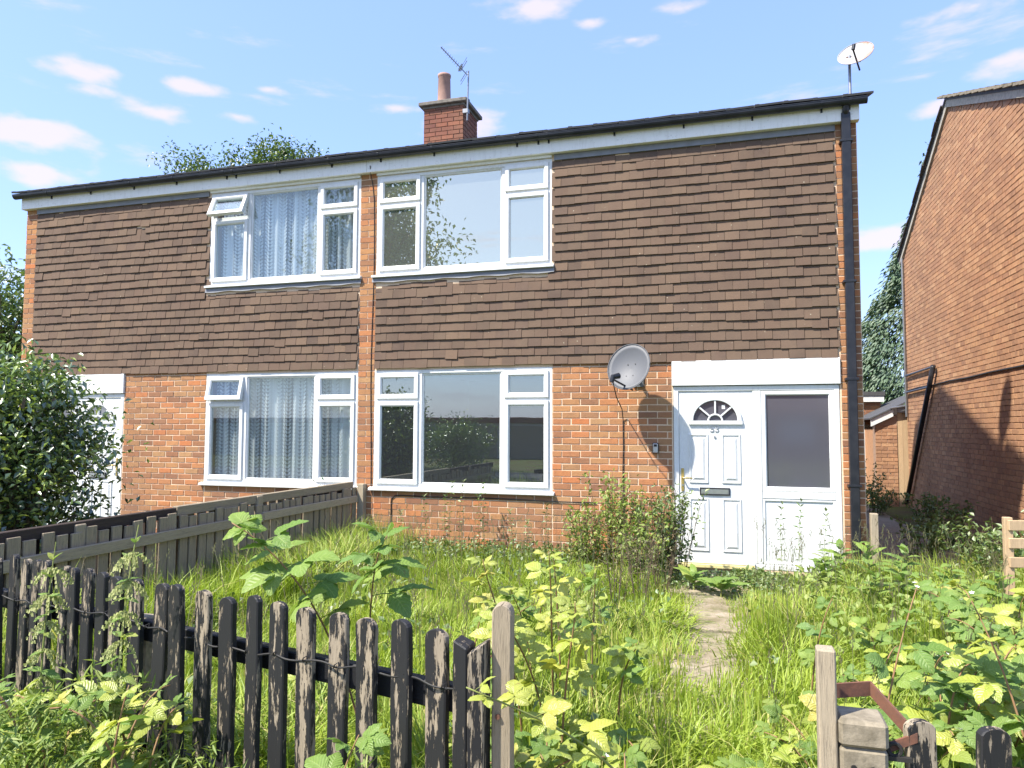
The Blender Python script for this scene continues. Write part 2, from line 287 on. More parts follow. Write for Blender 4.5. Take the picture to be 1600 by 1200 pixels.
# ------------------------------------------------------------------ mesh helpers
WORLD = {}
def link(o, parent=None, mw=None):
    COL.objects.link(o); mw = mw or Matrix()
    WORLD[o.name] = mw
    if parent is not None:
        o.parent = parent; o.matrix_parent_inverse = WORLD[parent.name].inverted()
    o.matrix_basis = mw
    return o
def tag(o, label=None, cat=None, group=None, kind=None):
    for k, v in (('label', label), ('category', cat), ('group', group), ('kind', kind)):
        if v: o[k] = v
    return o
def thing(name, loc, label, cat, group=None):
    o = bpy.data.objects.new(name, None); o.empty_display_size = .1
    link(o, None, Matrix.Translation(Vector(loc))); return tag(o, label, cat, group)
class MB:
    def __init__(s): s.v = []; s.f = []; s.r = []; s.uv = []
    def face(s, pts, r=0., uvs=None):
        i = len(s.v); s.v += [tuple(p) for p in pts]; s.f.append(tuple(range(i, i+len(pts)))); s.r += [r]*len(pts)
        s.uv += uvs if uvs else [(0, 0)]*len(pts)
    def raw(s, vs, fs, r=0.):
        i = len(s.v); s.v += [tuple(p) for p in vs]; s.f += [tuple(a+i for a in f) for f in fs]; s.r += [r]*len(vs); s.uv += [(0, 0)]*len(vs)
    def box(s, x0, x1, y0, y1, z0, z1, r=0., mat=None):
        vs = [Vector(p) for p in ((x0, y0, z0), (x1, y0, z0), (x1, y1, z0), (x0, y1, z0), (x0, y0, z1), (x1, y0, z1), (x1, y1, z1), (x0, y1, z1))]
        if mat is not None: vs = [mat @ p for p in vs]
        s.raw(vs, [(0, 3, 2, 1), (4, 5, 6, 7), (0, 1, 5, 4), (1, 2, 6, 5), (2, 3, 7, 6), (3, 0, 4, 7)], r); return s
    def tube(s, pts, rad, n=6, cap=True, r=0.):
        pts = [Vector(p) for p in pts]; rad = rad if hasattr(rad, '__len__') else [rad]*len(pts)
        vs = []; prev = None
        for i, p in enumerate(pts):
            d = (pts[min(i+1, len(pts)-1)]-pts[max(i-1, 0)]).normalized()
            a = Vector((0, 0, 1)) if abs(d.z) < .9 else Vector((1, 0, 0))
            if prev is not None: a = prev
            x = (a-d*a.dot(d)).normalized(); y = d.cross(x); prev = x
            for k in range(n):
                t = 2*math.pi*k/n; vs.append(p+(x*math.cos(t)+y*math.sin(t))*rad[i])
        fs = [(i*n+k, i*n+(k+1) % n, (i+1)*n+(k+1) % n, (i+1)*n+k) for i in range(len(pts)-1) for k in range(n)]
        if cap: fs += [tuple(range(n-1, -1, -1)), tuple((len(pts)-1)*n+k for k in range(n))]
        s.raw(vs, fs, r); return s
    def prism(s, poly, y0, y1, r=0.):          # polygon in x,z pushed along y
        n = len(poly); vs = [(x, y0, z) for x, z in poly]+[(x, y1, z) for x, z in poly]
        fs = [tuple(range(n)), tuple(range(2*n-1, n-1, -1))]+[((i+1) % n, i, n+i, n+(i+1) % n) for i in range(n)]
        s.raw(vs, fs, r); return s
    def ring(s, x0, x1, z0, z1, w, y0, y1, ch=.014):   # mitred rectangular frame, chamfered towards the pane
        L = []
        for d, y in ((0, y1), (0, y0+.004), (.004, y0), (w-ch, y0), (w, y0+ch), (w, y1)):
            L.append([(x0+d, y, z0+d), (x1-d, y, z0+d), (x1-d, y, z1-d), (x0+d, y, z1-d)])
        vs = [p for l in L for p in l]; fs = []
        for i in range(len(L)-1):
            for k in range(4): fs.append((i*4+k, i*4+(k+1) % 4, (i+1)*4+(k+1) % 4, (i+1)*4+k))
        s.raw(vs, fs); return s
    def mesh(s, name, mat, smooth=False, bev=0., flat_uv=False):
        me = bpy.data.meshes.new(name); me.from_pydata(s.v, [], s.f)
        if bev:
            bm = bmesh.new(); bm.from_mesh(me); bmesh.ops.remove_doubles(bm, verts=bm.verts, dist=1e-5)
            bmesh.ops.recalc_face_normals(bm, faces=bm.faces)
            bmesh.ops.bevel(bm, geom=[e for e in bm.edges if len(e.link_faces) == 2 and e.calc_face_angle(0) > .5], offset=bev, segments=1, affect='EDGES'); bm.to_mesh(me); bm.free()
        else:
            if any(s.r):
                a = me.attributes.new('rnd', 'FLOAT', 'POINT'); a.data.foreach_set('value', np.array(s.r, np.float32))
            if any(u != (0, 0) for u in s.uv):
                a = me.attributes.new('uvc', 'FLOAT_VECTOR', 'POINT'); a.data.foreach_set('vector', np.array([(u, v, 0) for u, v in s.uv], np.float32).ravel())
        if smooth: me.polygons.foreach_set('use_smooth', [True]*len(me.polygons))
        if mat is not None: me.materials.append(M[mat] if isinstance(mat, str) else mat)
        me.update(); return me
    def build(s, name, mat, parent=None, smooth=False, bev=0., mw=None):
        return link(bpy.data.objects.new(name, s.mesh(name, mat, smooth, bev)), parent, mw)
def np_mesh(name, verts, faces_flat, loop_tot, mat, rnd=None):
    me = bpy.data.meshes.new(name); nv = len(verts); me.vertices.add(nv); me.vertices.foreach_set('co', verts.astype(np.float32).ravel())
    me.loops.add(len(faces_flat)); me.loops.foreach_set('vertex_index', faces_flat.astype(np.int32))
    me.polygons.add(len(loop_tot)); st = np.concatenate([[0], np.cumsum(loop_tot)[:-1]]).astype(np.int32)
    me.polygons.foreach_set('loop_start', st)
    if rnd is not None:
        a = me.attributes.new('rnd', 'FLOAT', 'POINT'); a.data.foreach_set('value', rnd.astype(np.float32))
    me.materials.append(M[mat]); me.update(calc_edges=True); return me
def inst(name, me, parent, mw, label=None):
    o = bpy.data.objects.new(name, me); link(o, parent, mw)
    return o
def dist_cam(p): return (Vector(p)-CAM).length

# ------------------------------------------------------------------ bricks
def brick_mesh(mat, L=.215, H=.0655, D=.05):
    bm = bmesh.new(); bmesh.ops.create_cube(bm, size=1)
    for v in bm.verts: v.co = Vector((v.co.x*L, v.co.y*D, v.co.z*H))
    fe = [e for e in bm.edges if all(v.co.y < 0 for v in e.verts)]
    bmesh.ops.bevel(bm, geom=fe, offset=.0025, segments=1, affect='EDGES')
    me = bpy.data.meshes.new('brick'); bm.to_mesh(me); bm.free(); me.materials.append(M[mat]); return me
def lay_rows(regions, gauge=.077, pitch=.225, z_base=0., seed=1):
    """stretcher bond inside each (x0,x1,z0,z1); returns (x0,x1,zc)"""
    rr = random.Random(seed); outl = []
    for (x0, x1, z0, z1) in regions:
        k = math.floor((z0-z_base)/gauge)
        while z_base+k*gauge < z1-.02:
            zc = z_base+(k+.5)*gauge
            if zc-gauge*.5 > z0-.045:
                if x1-x0 < .3:
                    outl += [(x0, x1, zc)] if k % 2 else [(x0, (x0+x1)/2, zc), ((x0+x1)/2, x1, zc)]
                    k += 1; continue
                x = math.floor(x0/pitch)*pitch+(pitch/2 if k % 2 else 0)-pitch
                while x < x1:
                    a, b = max(x, x0), min(x+pitch, x1)
                    if b-a > .03:
                        outl.append((a, b, zc))
                    x += pitch
            k += 1
    return outl
def lay_bricks(parent, bricks, mat, frame, limit=300, seed=3, gauge=.077):
    """frame: Matrix taking (along, depth, up) to the world, front face at depth 0 looking -depth"""
    rr = random.Random(seed); me = brick_mesh(mat); items = []
    for a, b, zc in bricks:
        c = frame @ Vector(((a+b)/2, 0, zc)); items.append((dist_cam(c), a, b, zc))
    items.sort(key=lambda t: t[0]); rest = MB(); n = 0
    for d, a, b, zc in items:
        L = b-a-.012+rr.uniform(-.003, .002); jit = Matrix.Translation(((a+b)/2+rr.uniform(-.0015, .0015), .025+rr.uniform(-.004, .000), zc+rr.uniform(-.0015, .0015)))
        jit = jit @ Euler((rr.gauss(0, .008), rr.gauss(0, .006), rr.gauss(0, .006))).to_matrix().to_4x4()
        sc = Matrix.Diagonal((L/.215, 1, rr.uniform(.97, 1.02), 1))
        if n < limit:
            inst('brick', me, parent, frame @ jit @ sc); n += 1
        else:
            rest.box(-L/2, L/2, -.025, .025, -.0325, .0325, rr.random()+.001, frame @ jit)
    if rest.v: tag(rest.build('bricks', mat, parent), kind='stuff')
def wall_cells(mb, x0, x1, z0, z1, ops, y0, y1, frame=None):
    xs = sorted({x0, x1, *[o[0] for o in ops], *[o[1] for o in ops]}); zs = sorted({z0, z1, *[o[2] for o in ops], *[o[3] for o in ops]})
    xs = [x for x in xs if x0 <= x <= x1]; zs = [z for z in zs if z0 <= z <= z1]
    for i in range(len(xs)-1):
        for j in range(len(zs)-1):
            cx, cz = (xs[i]+xs[i+1])/2, (zs[j]+zs[j+1])/2
            if any(o[0] < cx < o[1] and o[2] < cz < o[3] for o in ops): continue
            mb.box(xs[i], xs[i+1], y0, y1, zs[j], zs[j+1], 0, frame)

# ------------------------------------------------------------------ the setting
g = MB(); N = 60
def gz(x, y):
    return -0.10+.03*mnoise.noise(Vector((x*.7, y*.7, 0)))
vs = []; fs = []
xs = [-300, -120, -60, -30, -16]+[(-12+i*.4) for i in range(50)]+[10, 16, 30, 60, 120, 300]
ys = [-300, -120, -60, -30, -16]+[(-10+i*.4) for i in range(56)]+[16, 30, 60, 120, 300]
for y in ys:
    for x in xs: vs.append((x, y, gz(x, y) if (-12 < x < 8 and -10 < y < 12.) else -.1))
nx = len(xs)
for j in range(len(ys)-1):
    for i in range(nx-1): fs.append((j*nx+i, j*nx+i+1, (j+1)*nx+i+1, (j+1)*nx+i))
g.raw(vs, fs); tag(g.build('ground', 'ground', smooth=True), kind='structure')
# garden path of worn concrete slabs
path = tag(bpy.data.objects.new('garden_path', None), kind='structure'); link(path, None, Matrix.Translation((-.2, -3, -.06)))
yy = -.25; rr = random.Random(4)
while yy > -9.2:
    ln = rr.uniform(.55, .7); x0 = -.62+rr.uniform(-.03, .03); x1 = .28+rr.uniform(-.03, .03)
    mb = MB(); mb.box(x0, x1, yy-ln+.02, yy, -.14, -.045+rr.uniform(-.012, .012), 0)
    mb.build('slab', 'path', path, bev=.008); yy -= ln
side = tag(bpy.data.objects.new('side_path', None), kind='structure'); link(side, None, Matrix.Translation((2.2, 4, -.1)))
for i in range(11): MB().box(1.6, 2.75, .6+i*.75, 1.33+i*.75, -.14, -.05+rr.uniform(-.01, .01)).build('slab', 'concrete', side, bev=.008)
rd = MB(); rd.box(-60, 60, -16.5, -11.0, -.16, -.085); tag(rd.build('road', 'asphalt'), kind='structure')

# ------------------------------------------------------------------ semi-detached pair
PARTY = -4.51
ZG, ZT, ZF = -.12, 2.26, 4.84          # ground, bottom of tile hanging, bottom of fascia
def mir(x, side): return x if side > 0 else 2*PARTY-x
def tile_mesh(w=.1625, h=.262, t=.012):
    bm = bmesh.new(); bmesh.ops.create_cube(bm, size=1)
    for v in bm.verts: v.co = Vector((v.co.x*w, v.co.y*t, v.co.z*h-h/2))
    bmesh.ops.bevel(bm, geom=[e for e in bm.edges if all(v.co.y < 0 for v in e.verts)], offset=.002, segments=1, affect='EDGES')
    me = bpy.data.meshes.new('tile'); bm.to_mesh(me); bm.free(); me.materials.append(M['tile']); return me
TILE = None
def hang_tiles(house, x0, x1, win, seed, missing=(), slipped=()):
    """22 courses of plain tiles hung between z = ZT and ZF-.07, leaving the window out"""
    global TILE
    TILE = TILE or tile_mesh(); rr = random.Random(seed); items = []
    gauge = .1142; n = 22; w = .165
    for k in range(n):
        zb = ZT+k*gauge
        bell = .018 if k == 0 else (.008 if k == 1 else 0)
        x = x0+(0 if k % 2 else -w/2); j = 0
        wave = [.006*math.sin(x0*3+k*1.7), .004*math.sin(k*2.3)]
        while x < x1-.01:
            a, b = max(x, x0), min(x+w, x1)
            if b-a < .03: x += w; continue
            top = zb+.262
            dz = .005*math.sin(a*1.9+k*.9)+wave[1]+rr.gauss(0, .0022)
            if win[0]-.02 < (a+b)/2 < win[1]+.02 and zb+gauge > win[2]+.0 and zb < win[3]:
                x += w; j += 1; continue
            if a < win[0] < b-.01 and win[2] < zb+gauge/2 < win[3]: b = win[0]
            if a+.01 < win[1] < b and win[2] < zb+gauge/2 < win[3]: a = win[1]
            if b-a < .03: x += w; j += 1; continue
            hgt = 1.0
            if win[0] < (a+b)/2 < win[1] and zb < win[2]: hgt = min(1.0, (win[2]-.07-zb)/.262)
            hgt = min(hgt, (ZF-.01-zb)/.262)
            if (k, j) in missing: x += w; j += 1; continue
            if (k, j) in slipped: dz -= slipped[(k, j)]
            items.append((a, b, zb+dz, hgt, bell, rr.gauss(0, .005)+(.03 if (k, j) in slipped else 0), rr.gauss(0, .002)))
            x += w; j += 1
    items.sort(key=lambda t: dist_cam(((t[0]+t[1])/2, 0, t[2])))
    rest = MB(); tilt = math.atan2(.038, .262)
    for i, (a, b, zb, hg, bell, rz, dy) in enumerate(items):
        # origin of the tile mesh is its top edge; tilt kicks the foot out
        mw = Matrix.Translation(((a+b)/2, .020+dy-bell*.2, zb+.262*hg)) @ Euler((-tilt/max(hg, .35)**.5-bell*.6, rz, 0)).to_matrix().to_4x4() @ Matrix.Diagonal(((b-a-.003)/.1625, 1, hg, 1))
        if i < 300: inst('tile', TILE, house, mw)
        else: rest.box(-.08125, .08125, -.006, .006, -.262, 0, rr.random()+.001, mw)
    if rest.v: tag(rest.build('tiles', 'tile', house), kind='stuff')

def window(house, x0, x1, z0, z1, gmat, open_left=0., upper=False, curtain=False, seed=0):
    """casement: two side lights with toplights above, fixed light in the middle"""
    m1, m2 = x0+.635, x1-.615; zt = z1-.385
    f = MB(); Y0, Y1 = .0, .07
    f.ring(x0, x1, z0, z1, .052, Y0, Y1, .01)
    win = f.build('window', 'upvc', house)
    mu = MB().box(m1-.03, m1+.03, Y0+.001, Y1, z0+.051, z1-.051); mu.build('mullion', 'upvc', win, bev=.004)
    MB().box(m2-.03, m2+.03, Y0+.001, Y1, z0+.051, z1-.051).build('mullion', 'upvc', win, bev=.004)
    MB().box(x0+.051, m1-.031, Y0+.002, Y1, zt-.03, zt+.03).build('transom', 'upvc', win, bev=.004)
    MB().box(m2+.031, x1-.051, Y0+.002, Y1, zt-.03, zt+.03).build('transom', 'upvc', win, bev=.004)
    def pane(a, b, c, d, y=.03, mw=None, par=win):
        MB().box(a, b, y, y+.006, c, d).build('pane', gmat, par, mw=mw)
    pane(m1+.028, m2-.028, z0+.05, z1-.05)
    for a in (MB().ring(m1+.029, m2-.029, z0+.05, z1-.05, .022, .012, .05, .012),): a.build('glazing_bead', 'upvc', win)
    for (a, b, c, d, ang) in ((x0+.042, m1-.018, zt+.018, z1-.040, open_left), (x0+.042, m1-.018, z0+.042, zt-.018, 0), (m2+.018, x1-.042, zt+.018, z1-.040, 0), (m2+.018, x1-.042, z0+.042, zt-.018, 0)):
        mw = Matrix.Translation((0, -.02, d)) @ Euler((-R(ang), 0, 0)).to_matrix().to_4x4() if ang else Matrix.Translation((0, -.02, d))
        s = MB(); s.ring(a, b, c-d, 0, .062, 0, .055, .016); s.build('sash', 'upvc', win, mw=mw)
        pane(a+.058, b-.058, c-d+.058, -.058, .028, mw)
    s = MB(); s.prism([(0, 0)]*3, 0, 0) if False else None
    sl = MB()
    prof = [(-.052, z0-.042), (-.052, z0-.016), (.0, z0+.001), (.07, z0+.001), (.07, z0-.042)]
    n = len(prof); vs = [(x0-.05, y, z) for y, z in prof]+[(x1+.03, y, z) for y, z in prof]
    sl.raw(vs, [tuple(range(n)), tuple(range(2*n-1, n-1, -1))]+[((i+1) % n, i, n+i, n+(i+1) % n) for i in range(n)])
    sl.build('sill', 'upvc', win, bev=.003)
    if upper:   # lead apron dressed over the tiles below the sill
        ap = MB(); k = 24
        for i in range(k):
            xa, xb = x0-.05+(x1-x0+.08)*i/k, x0-.05+(x1-x0+.08)*(i+1)/k
            za = z0-.105+.008*math.sin(i*1.3+seed); zb = z0-.105+.008*math.sin((i+1)*1.3+seed)
            ap.face([(xa, -.026, za), (xb, -.026, zb), (xb, -.012, z0-.03), (xa, -.012, z0-.03)])
        ap.build('lead_apron', 'lead', house)
    if curtain:
        rr = random.Random(seed); c = MB(); nx_ = 260; xa, xb = x0+.03, x1-.03; pts = []
        ph = [rr.uniform(0, 6) for _ in range(4)]; uu = 0; last = None
        for i in range(nx_+1):
            t = i/nx_; x = xa+(xb-xa)*t
            y = .16+.028*math.sin(t*95+ph[0]+1.6*math.sin(t*9+ph[1]))+.012*math.sin(t*41+ph[2])
            if last: uu += math.hypot(x-last[0], y-last[1])
            last = (x, y); pts.append((x, y, uu))
        for i in range(nx_):
            (xa_, ya_, ua), (xb_, yb_, ub) = pts[i], pts[i+1]
            c.face([(xa_, ya_, z0-.02), (xb_, yb_, z0-.02), (xb_, yb_, z1-.03), (xa_, ya_, z1-.03)], 0, [(ua, 0), (ub, 0), (ub, z1-z0), (ua, z1-z0)])
        cu = c.build('net_curtain', 'net', house, smooth=True)
    return win

def door(house, side, number):
    """white composite door with arched fanlight, glazed side screen and the board above"""
    X = lambda x: mir(x, side)
    def bx(mb, a, b, *r): mb.box(min(X(a), X(b)), max(X(a), X(b)), *r); return mb
    def rg(mb, a, b, *r): mb.ring(min(X(a), X(b)), max(X(a), X(b)), *r); return mb
    pb = bx(MB(), -.62, 1.157, -.03, .05, 1.985, 2.268).build('head_board', 'upvc', house, bev=.004)
    scr = rg(MB(), -.605, 1.145, -.04, 1.978, .058, .0, .075, .008).build('door_frame', 'upvc', house)
    bx(MB(), .255, .345, .001, .075, .02, 1.92).build('mullion', 'upvc', scr, bev=.006)
    # leaf, with the arch cut out by building it round the opening
    x0, x1, z0, z1 = -.545, .252, .015, 1.918; Yf, Yb = .014, .06
    cx, zr, rad = -.147, 1.585, .262
    lf = MB(); seg = 28
    arc = [(cx+rad*math.cos(math.pi*i/seg), zr+rad*.96*math.sin(math.pi*i/seg)) for i in range(seg+1)]
    poly_r = [(x1, zr), (x1, z1), (cx, z1)]
    def q(pts): lf.face([(X(a), Yf, b) for a, b in (pts if side > 0 else pts[::-1])])
    q([(x0, z0), (x1, z0), (x1, zr), (x0, zr)])
    for i in range(seg):      # from arc up to the outer rectangle, radially
        def outp(p):
            dx, dz = p[0]-cx, p[1]-zr
            k = min(((x1-cx)/dx if dx > 1e-6 else 1e9), ((x0-cx)/dx if dx < -1e-6 else 1e9), ((z1-zr)/dz if dz > 1e-6 else 1e9)); return (cx+dx*k, zr+dz*k)
        a, b = arc[i], arc[i+1]; oa, ob = outp(a), outp(b); q([a, oa, ob, b])
        if (abs(oa[0]-x1) < 1e-4) and abs(ob[1]-z1) < 1e-4: q([oa, (x1, z1), ob])
        if (abs(oa[1]-z1) < 1e-4) and abs(ob[0]-x0) < 1e-4: q([oa, (x0, z1), ob])
    lf.box(min(X(x0), X(x1)), max(X(x0), X(x1)), Yf+.004, Yb, z0, zr-.01)
    leaf = lf.build('door_leaf', 'door', house)
    if number:
        # draught gap shadow lines are the real gap between leaf and frame
        pass
    # fanlight: curved trim, bars and panes
    tr = MB()
    def arcring(r0, r1, ya, yb, a0=0, a1=math.pi, n=28, mbx=None):
        mbx = mbx if mbx is not None else tr; L = []
        for i in range(n+1):
            t = a0+(a1-a0)*i/n; c_, s_ = math.cos(t), math.sin(t)*.96
            L.append([(X(cx+r0*c_), yb, zr+r0*s_), (X(cx+r0*c_), ya+.004, zr+r0*s_), (X(cx+(r0+.006)*c_), ya, zr+(r0+.006)*s_), (X(cx+(r1-.006)*c_), ya, zr+(r1-.006)*s_), (X(cx+r1*c_), ya+.004, zr+r1*s_), (X(cx+r1*c_), yb, zr+r1*s_)])
        vs = [p for l in L for p in l]; fs = [(i*6+k, i*6+k+1, (i+1)*6+k+1, (i+1)*6+k) for i in range(n) for k in range(5)]; mbx.raw(vs, fs)
    arcring(rad-.022, rad+.024, -.012, .03); bx(tr, cx-rad-.03, cx+rad+.03, -.012, .03, zr-.038, zr+.004)
    tr.build('fanlight_trim', 'upvc', leaf)
    bars = MB(); arcring(.066, .086, -.004, .034, mbx=bars)
    for t in (R(43), R(90), R(137)):
        p, q_ = Vector((cx+.08*math.cos(t), 0, zr+.08*math.sin(t))), Vector((cx+.245*math.cos(t), 0, zr+.245*.96*math.sin(t)))
        d = (q_-p); ang = math.atan2(d.z, d.x)
        mw = Matrix.Translation((X(p.x), 0, p.z)) @ (Matrix.Diagonal((side, 1, 1, 1)) @ Matrix.Rotation(-ang, 4, 'Y'))
        bars.box(0, d.length, -.004, .034, -.009, .009, 0, mw)
    bars.build('fanlight_bar', 'upvc', leaf)
    edges = [0, R(43), R(90), R(137), math.pi]
    for i in range(4):
        p = MB(); pts = []
        for k in range(9):
            t = edges[i]+(edges[i+1]-edges[i])*k/8; pts.append((X(cx+.245*math.cos(t)), zr+.245*.96*math.sin(t)))
        pts += [(X(cx+.07*math.cos(edges[i+1])), zr+.07*math.sin(edges[i+1])), (X(cx+.07*math.cos(edges[i])), zr+.07*math.sin(edges[i]))]
        p.prism(pts, .022, .028); p.build('pane', 'glass_dark', leaf)
    hp = MB(); hp.prism([(X(cx+.07*math.cos(math.pi*k/8)), zr+.07*math.sin(math.pi*k/8)) for k in range(9)], .022, .028); hp.build('pane', 'glass_dark', leaf)
    # raised panels: moulded rim, sunk band, raised field
    for (a, b, c, d) in ((-.44, -.225, .885, 1.44), (-.085, .125, .885, 1.44), (-.44, -.225, .13, .72), (-.085, .125, .13, .72)):
        p = MB(); L = []
        for dd, y in ((0, Yf-.0005), (.008, Yf-.013), (.018, Yf-.011), (.026, Yf-.0015), (.036, Yf-.0015), (.060, Yf-.014), (.068, Yf-.014)):
            L.append([(X(a+dd), y, c+dd), (X(b-dd), y, c+dd), (X(b-dd), y, d-dd), (X(a+dd), y, d-dd)])
        vs = [v for l in L for v in l]; fs = [(i*4+k, i*4+(k+1) % 4, (i+1)*4+(k+1) % 4, (i+1)*4+k) for i in range(len(L)-1) for k in range(4)]+[tuple((len(L)-1)*4+k for k in range(4))]
        p.raw(vs, fs); p.build('door_panel', 'door', leaf)
    # letterbox
    lb = MB(); rg(lb, -.325, .0, .755, .838, .012, -.004, .014, .003); lbo = lb.build('letterbox', 'black', leaf)
    bx(MB(), -.313, -.012, .0, .012, .767, .826).build('letterbox_flap', 'alu', leaf, bev=.003)
    # brass lever handle
    h = MB(); bx(h, -.528, -.496, .002, .014, .79, 1.05); ho = h.build('handle_plate', 'gold', leaf, bev=.005)
    MB().tube([(X(-.512), .004, .945), (X(-.512), -.045, .945), (X(-.50), -.055, .945), (X(-.40), -.055, .943)], .009, 8).build('handle', 'gold', leaf, smooth=True)
    MB().tube([(X(-.512), .003, .86), (X(-.512), -.002, .86)], .012, 10).build('lock_cylinder', 'alu', leaf)
    MB().tube([(X(-.155), .013, 1.405), (X(-.155), .003, 1.405)], .013, 12).build('spyhole', 'alu', leaf)
    bx(MB(), -.55, .255, -.045, .02, -.045, -.005).build('threshold', 'cream_sill', scr, bev=.004)
    bx(MB(), -.55, .255, -.02, .014, .0, .03).build('weather_bar', 'upvc', leaf, bev=.005)
    # side screen
    sx0, sx1 = .345, 1.088
    sc = MB(); rg(sc, sx0+.002, sx1-.002, .815, 1.918, .05, .004, .06, .012); sc.build('screen_frame', 'upvc', scr)
    bx(MB(), sx0+.045, sx1-.045, .03, .036, .86, 1.87).build('pane', 'glass_dark', scr)
    bx(MB(), sx0+.002, sx1-.002, .003, .06, .735, .812).build('screen_rail', 'upvc', scr, bev=.005)
    p = MB(); rg(p, sx0+.002, sx1-.002, .02, .733, .03, .008, .06, .010); p.build('panel_bead', 'upvc', scr)
    bx(MB(), sx0+.03, sx1-.03, .022, .05, .05, .705).build('lower_panel', 'upvc', scr)
    if number:
        cu = bpy.data.curves.new('n', 'FONT'); cu.body = '53'; cu.size = .105; cu.extrude = .003; cu.bevel_depth = .0012; cu.align_x = 'CENTER'
        tmp = bpy.data.objects.new('n', cu); COL.objects.link(tmp); dg = bpy.context.evaluated_depsgraph_get()
        me = bpy.data.meshes.new_from_object(tmp.evaluated_get(dg)); bpy.data.objects.remove(tmp)
        me.materials.clear(); me.materials.append(M['alu'])
        inst('house_number', me, leaf, Matrix.Translation((-.155, Yf-.004, 1.462)) @ Euler((R(90), 0, 0)).to_matrix().to_4x4())
        s = MB(); s.box(-.075, -.04, .018, .0215, 1.72, 1.765); s.build('sticker', 'upvc', leaf)
def door_mat():
    t = NT('woodgrain_white_door'); P = t.n('ShaderNodeNewGeometry').outputs['Position']; m = t.n('ShaderNodeMapping', {'Vector': P, 'Scale': (22, 22, 2.0)}).outputs[0]
    n = t.noise(m, 2.5, 3, .5); w = t.math('SINE', t.math('MULTIPLY', n, 40)); n2 = t.noise(m, 9, 4)
    c = t.mixc(t.rng(w, .3, 1, 0, .25), (.67, .68, .67), (.48, .49, .47)); c = t.mixc(t.rng(t.noise(P, 4, 6, .7), .5, .75, 0, .3), c, (.48, .46, .38))
    return t.done(t.princ(c, .4, t.bump(t.math('ADD', w, n2), .25, .004), .4))
M['door'] = door_mat()

